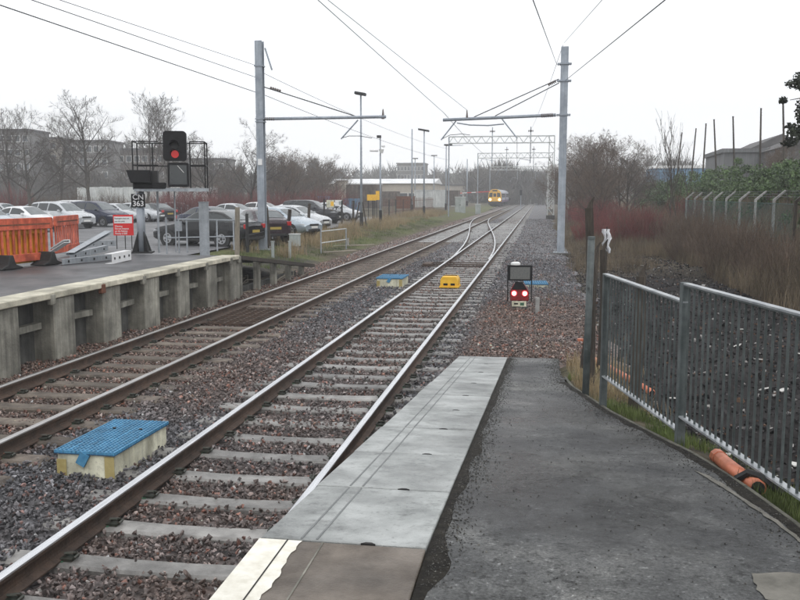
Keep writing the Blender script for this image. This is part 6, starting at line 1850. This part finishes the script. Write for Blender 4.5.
def board(px0, px1, pt, pb, Y, mat, label, mat2=None, step=0):
    a, b_ = PY(px0, pb, Y), PY(px1, pt, Y); t = thing('notice_board', ((a.x + b_.x) / 2, Y, .5), label, 'sign'); w = b_.x - a.x
    MB().box(-w/2, w/2, 0, .03, a.z - .5, b_.z - .5).build('panel', mat, t)
    for sx in (-.35, .35): MB().box(sx * w - .03, sx * w + .03, .032, .09, -.3, b_.z - .6).build('leg', 'trim', t)
    if mat2: MB().box(w * .05, w * .45, -.006, -.002, a.z - .5 + (b_.z - a.z) * .2, a.z - .5 + (b_.z - a.z) * .8).build('emblem', mat2, t)
    return t
board(326.5, 334, 200, 207.5, 63, 'cream', 'yellow and cream notice board on the fence past the off roader', 'yellow')
board(335, 342, 200, 206, 63, 'white_sign', 'white notice board next to the yellow one', 'cabinet')
board(367, 376, 194.5, 200.5, 74, 'yellow', 'low yellow board on the yard fence')
board(375.8, 381, 191, 200, 73.5, 'yellow', 'taller yellow board overlapping the low one')
# level crossing style barrier arm by the train
p0, p1 = PY(453, 193.5, 165), PY(490, 191.5, 165)
t = thing('barrier_arm', (p0.x, 165, 0), 'thin red and white barrier arm reaching towards the train', 'barrier')
MB().box(-.3, .3, -.3, .3, 0, 2.6).build('housing', 'lightgrey', t, bevel=.03)
n = 8
for k in range(n):
    a = (p0.lerp(p1, k / n) - Vector(t.location)); b_ = (p0.lerp(p1, (k + 1) / n) - Vector(t.location)); MB().bar(a, b_, .08, .14).build('stripe', 'white_sign' if k < 5 and k % 2 == 0 else 'red_sign', t)

# ------------------------------------------------------------------ train
tc = Vector((-9.45, 186, .0))
def train_car(y0, y1, front, name, label):
    t = thing(name, (tc.x, y0, 0), label, 'train')
    P = [(-1.28, 1.0), (1.28, 1.0), (1.36, 1.5), (1.36, 2.5), (1.24, 3.1), (.95, 3.5), (.5, 3.72), (0, 3.78), (-.5, 3.72), (-.95, 3.5), (-1.24, 3.1), (-1.36, 2.5), (-1.36, 1.5)]
    MB().prism(P, 1, .25 if front else 0, y1 - y0).build('body', 'train_side', t)
    MB().prism([(-1.37, 1.0), (1.37, 1.0), (1.375, 1.45), (-1.375, 1.45)], 1, .3, y1 - y0 - .05).build('lower_band', 'train_purple', t)
    for sgn in (-1, 1):
        for k in range(9):
            ya = 2.2 + k * 2.2; MB().box(sgn * 1.34, sgn * 1.375, ya, ya + 1.5, 2.05, 2.85).build('window', 'car_glass', t)
        for ya in (1.0, y1 - y0 - 2.2): MB().box(sgn * 1.35, sgn * 1.378, ya, ya + 1.0, 1.1, 2.95).build('door', 'train_purple', t)
    for yb in (3.0, y1 - y0 - 4.5):
        MB().box(-1.1, 1.1, yb - 1.2, yb + 1.2, .35, .98).build('bogie', 'train_dark', t)
        for yw in (-.9, .9):
            for sgn in (-1, 1): MB().tube([(sgn * .7, yb + yw, .60), (sgn * .84, yb + yw, .60)], .42, 14).build('wheel', 'train_dark', t)
    MB().box(-1.2, 1.2, 5.5, y1 - y0 - 6.5, .45, .98).build('underframe', 'train_dark', t)
    if front:
        fr = MB().prism(P, 1, 0, .249).build('cab_front', 'train_yellow', t, bevel=.05)
        MB().box(-1.3, 1.3, -.02, .2, .55, 1.25).build('buffer_skirt', 'train_dark', t, bevel=.04)
        for sgn in (-1, 1):
            MB().prism([(sgn * .48, 2.15), (sgn * 1.18, 2.15), (sgn * 1.1, 2.95), (sgn * .48, 3.05)], 1, -.03, -.004).build('cab_window', 'car_glass', t)
            MB().tube([(sgn * .98, -.03, 1.62), (sgn * .98, -.10, 1.62)], .19, 12).build('headlight', 'headlamp', t)
        MB().box(-.42, .42, -.14, -.004, 1.2, 3.3).build('gangway_door', 'train_yellow', t, bevel=.03)
        MB().box(-.3, .3, -.16, -.141, 2.2, 2.9).build('door_window', 'car_glass', t)
        MB().box(-.5, .5, -.2, -.002, 3.33, 3.62).build('destination_hood', 'train_dark', t, bevel=.03)
        MB().box(-.25, .25, -.35, -.02, .85, 1.15).build('coupler', 'train_dark', t, bevel=.03)
    MB().box(-.5, .5, 4, y1 - y0 - 4, 3.74, 3.86).build('roof_pod', 'train_dark', t)
train_car(186, 209, True, 'passenger_train', 'leading train car with yellow front and lit headlamps')
train_car(209.5, 232.5, False, 'passenger_train', 'second train car behind the yellow fronted leading car')
# distant signals and masts beside the line
for i, (px, Y, hh) in enumerate(((521, 150, 3.4), (548, 128, 3.2))):
    b_ = Vector((bpx(px, Y), Y, 0)); t = thing('distant_signal', b_, ('distant signal post between the tracks and the train', 'distant white marker post near the lattice leg')[i], 'signal')
    MB().tube([(0, 0, -.1), (0, 0, hh)], .07, 6).build('post', 'mast', t); MB().box(-.2, .2, -.1, .1, hh - .9, hh).build('head', 'black' if i == 0 else 'white_sign', t, bevel=.02)

# ------------------------------------------------------------------ litter in the rubble
for k in range(26):
    px, py = rng.uniform(618, 800), rng.uniform(262, 480)
    p = PZ(px, py, .1 if py < 340 else .25)
    if p.x - float(xe(p.y)) < .7: continue
    z_ = float(gz(p.x, p.y))
    s_ = rng.uniform(.04, .10)
    pts = [(s_ * math.cos(a_) * rng.uniform(.5, 1), s_ * .7 * math.sin(a_) * rng.uniform(.5, 1)) for a_ in (0, 1.2, 2.4, 3.6, 5.0)]
    o = MB().prism(pts, 2, 0, .012).build('litter_scrap', 'litter', None, (p.x, p.y, z_ + .03), (rng.uniform(-.4, .4), rng.uniform(-.4, .4), rng.uniform(0, 3)))
    tag(o, 'pale scrap of litter lying in the dark rubble', 'litter', 'litter scraps in the rubble')
# ------------------------------------------------------------------ haze
hz = MB().box(-260, 200, -30, 430, -3.5, 44).build('haze', 'ground')
hz.data.materials.clear()
hm = bpy.data.materials.new('haze'); hm.use_nodes = True
hn = hm.node_tree.nodes; hn.clear()
ho = hn.new('ShaderNodeOutputMaterial'); hv = hn.new('ShaderNodeVolumePrincipled')
hv.inputs['Color'].default_value = (.95, .97, 1, 1)
hv.inputs['Density'].default_value = .00125
hv.inputs['Anisotropy'].default_value = .2
hm.node_tree.links.new(hv.outputs[0], ho.inputs['Volume'])
hz.data.materials.append(hm)
tag(hz, 'pale damp haze in the air', kind='stuff')
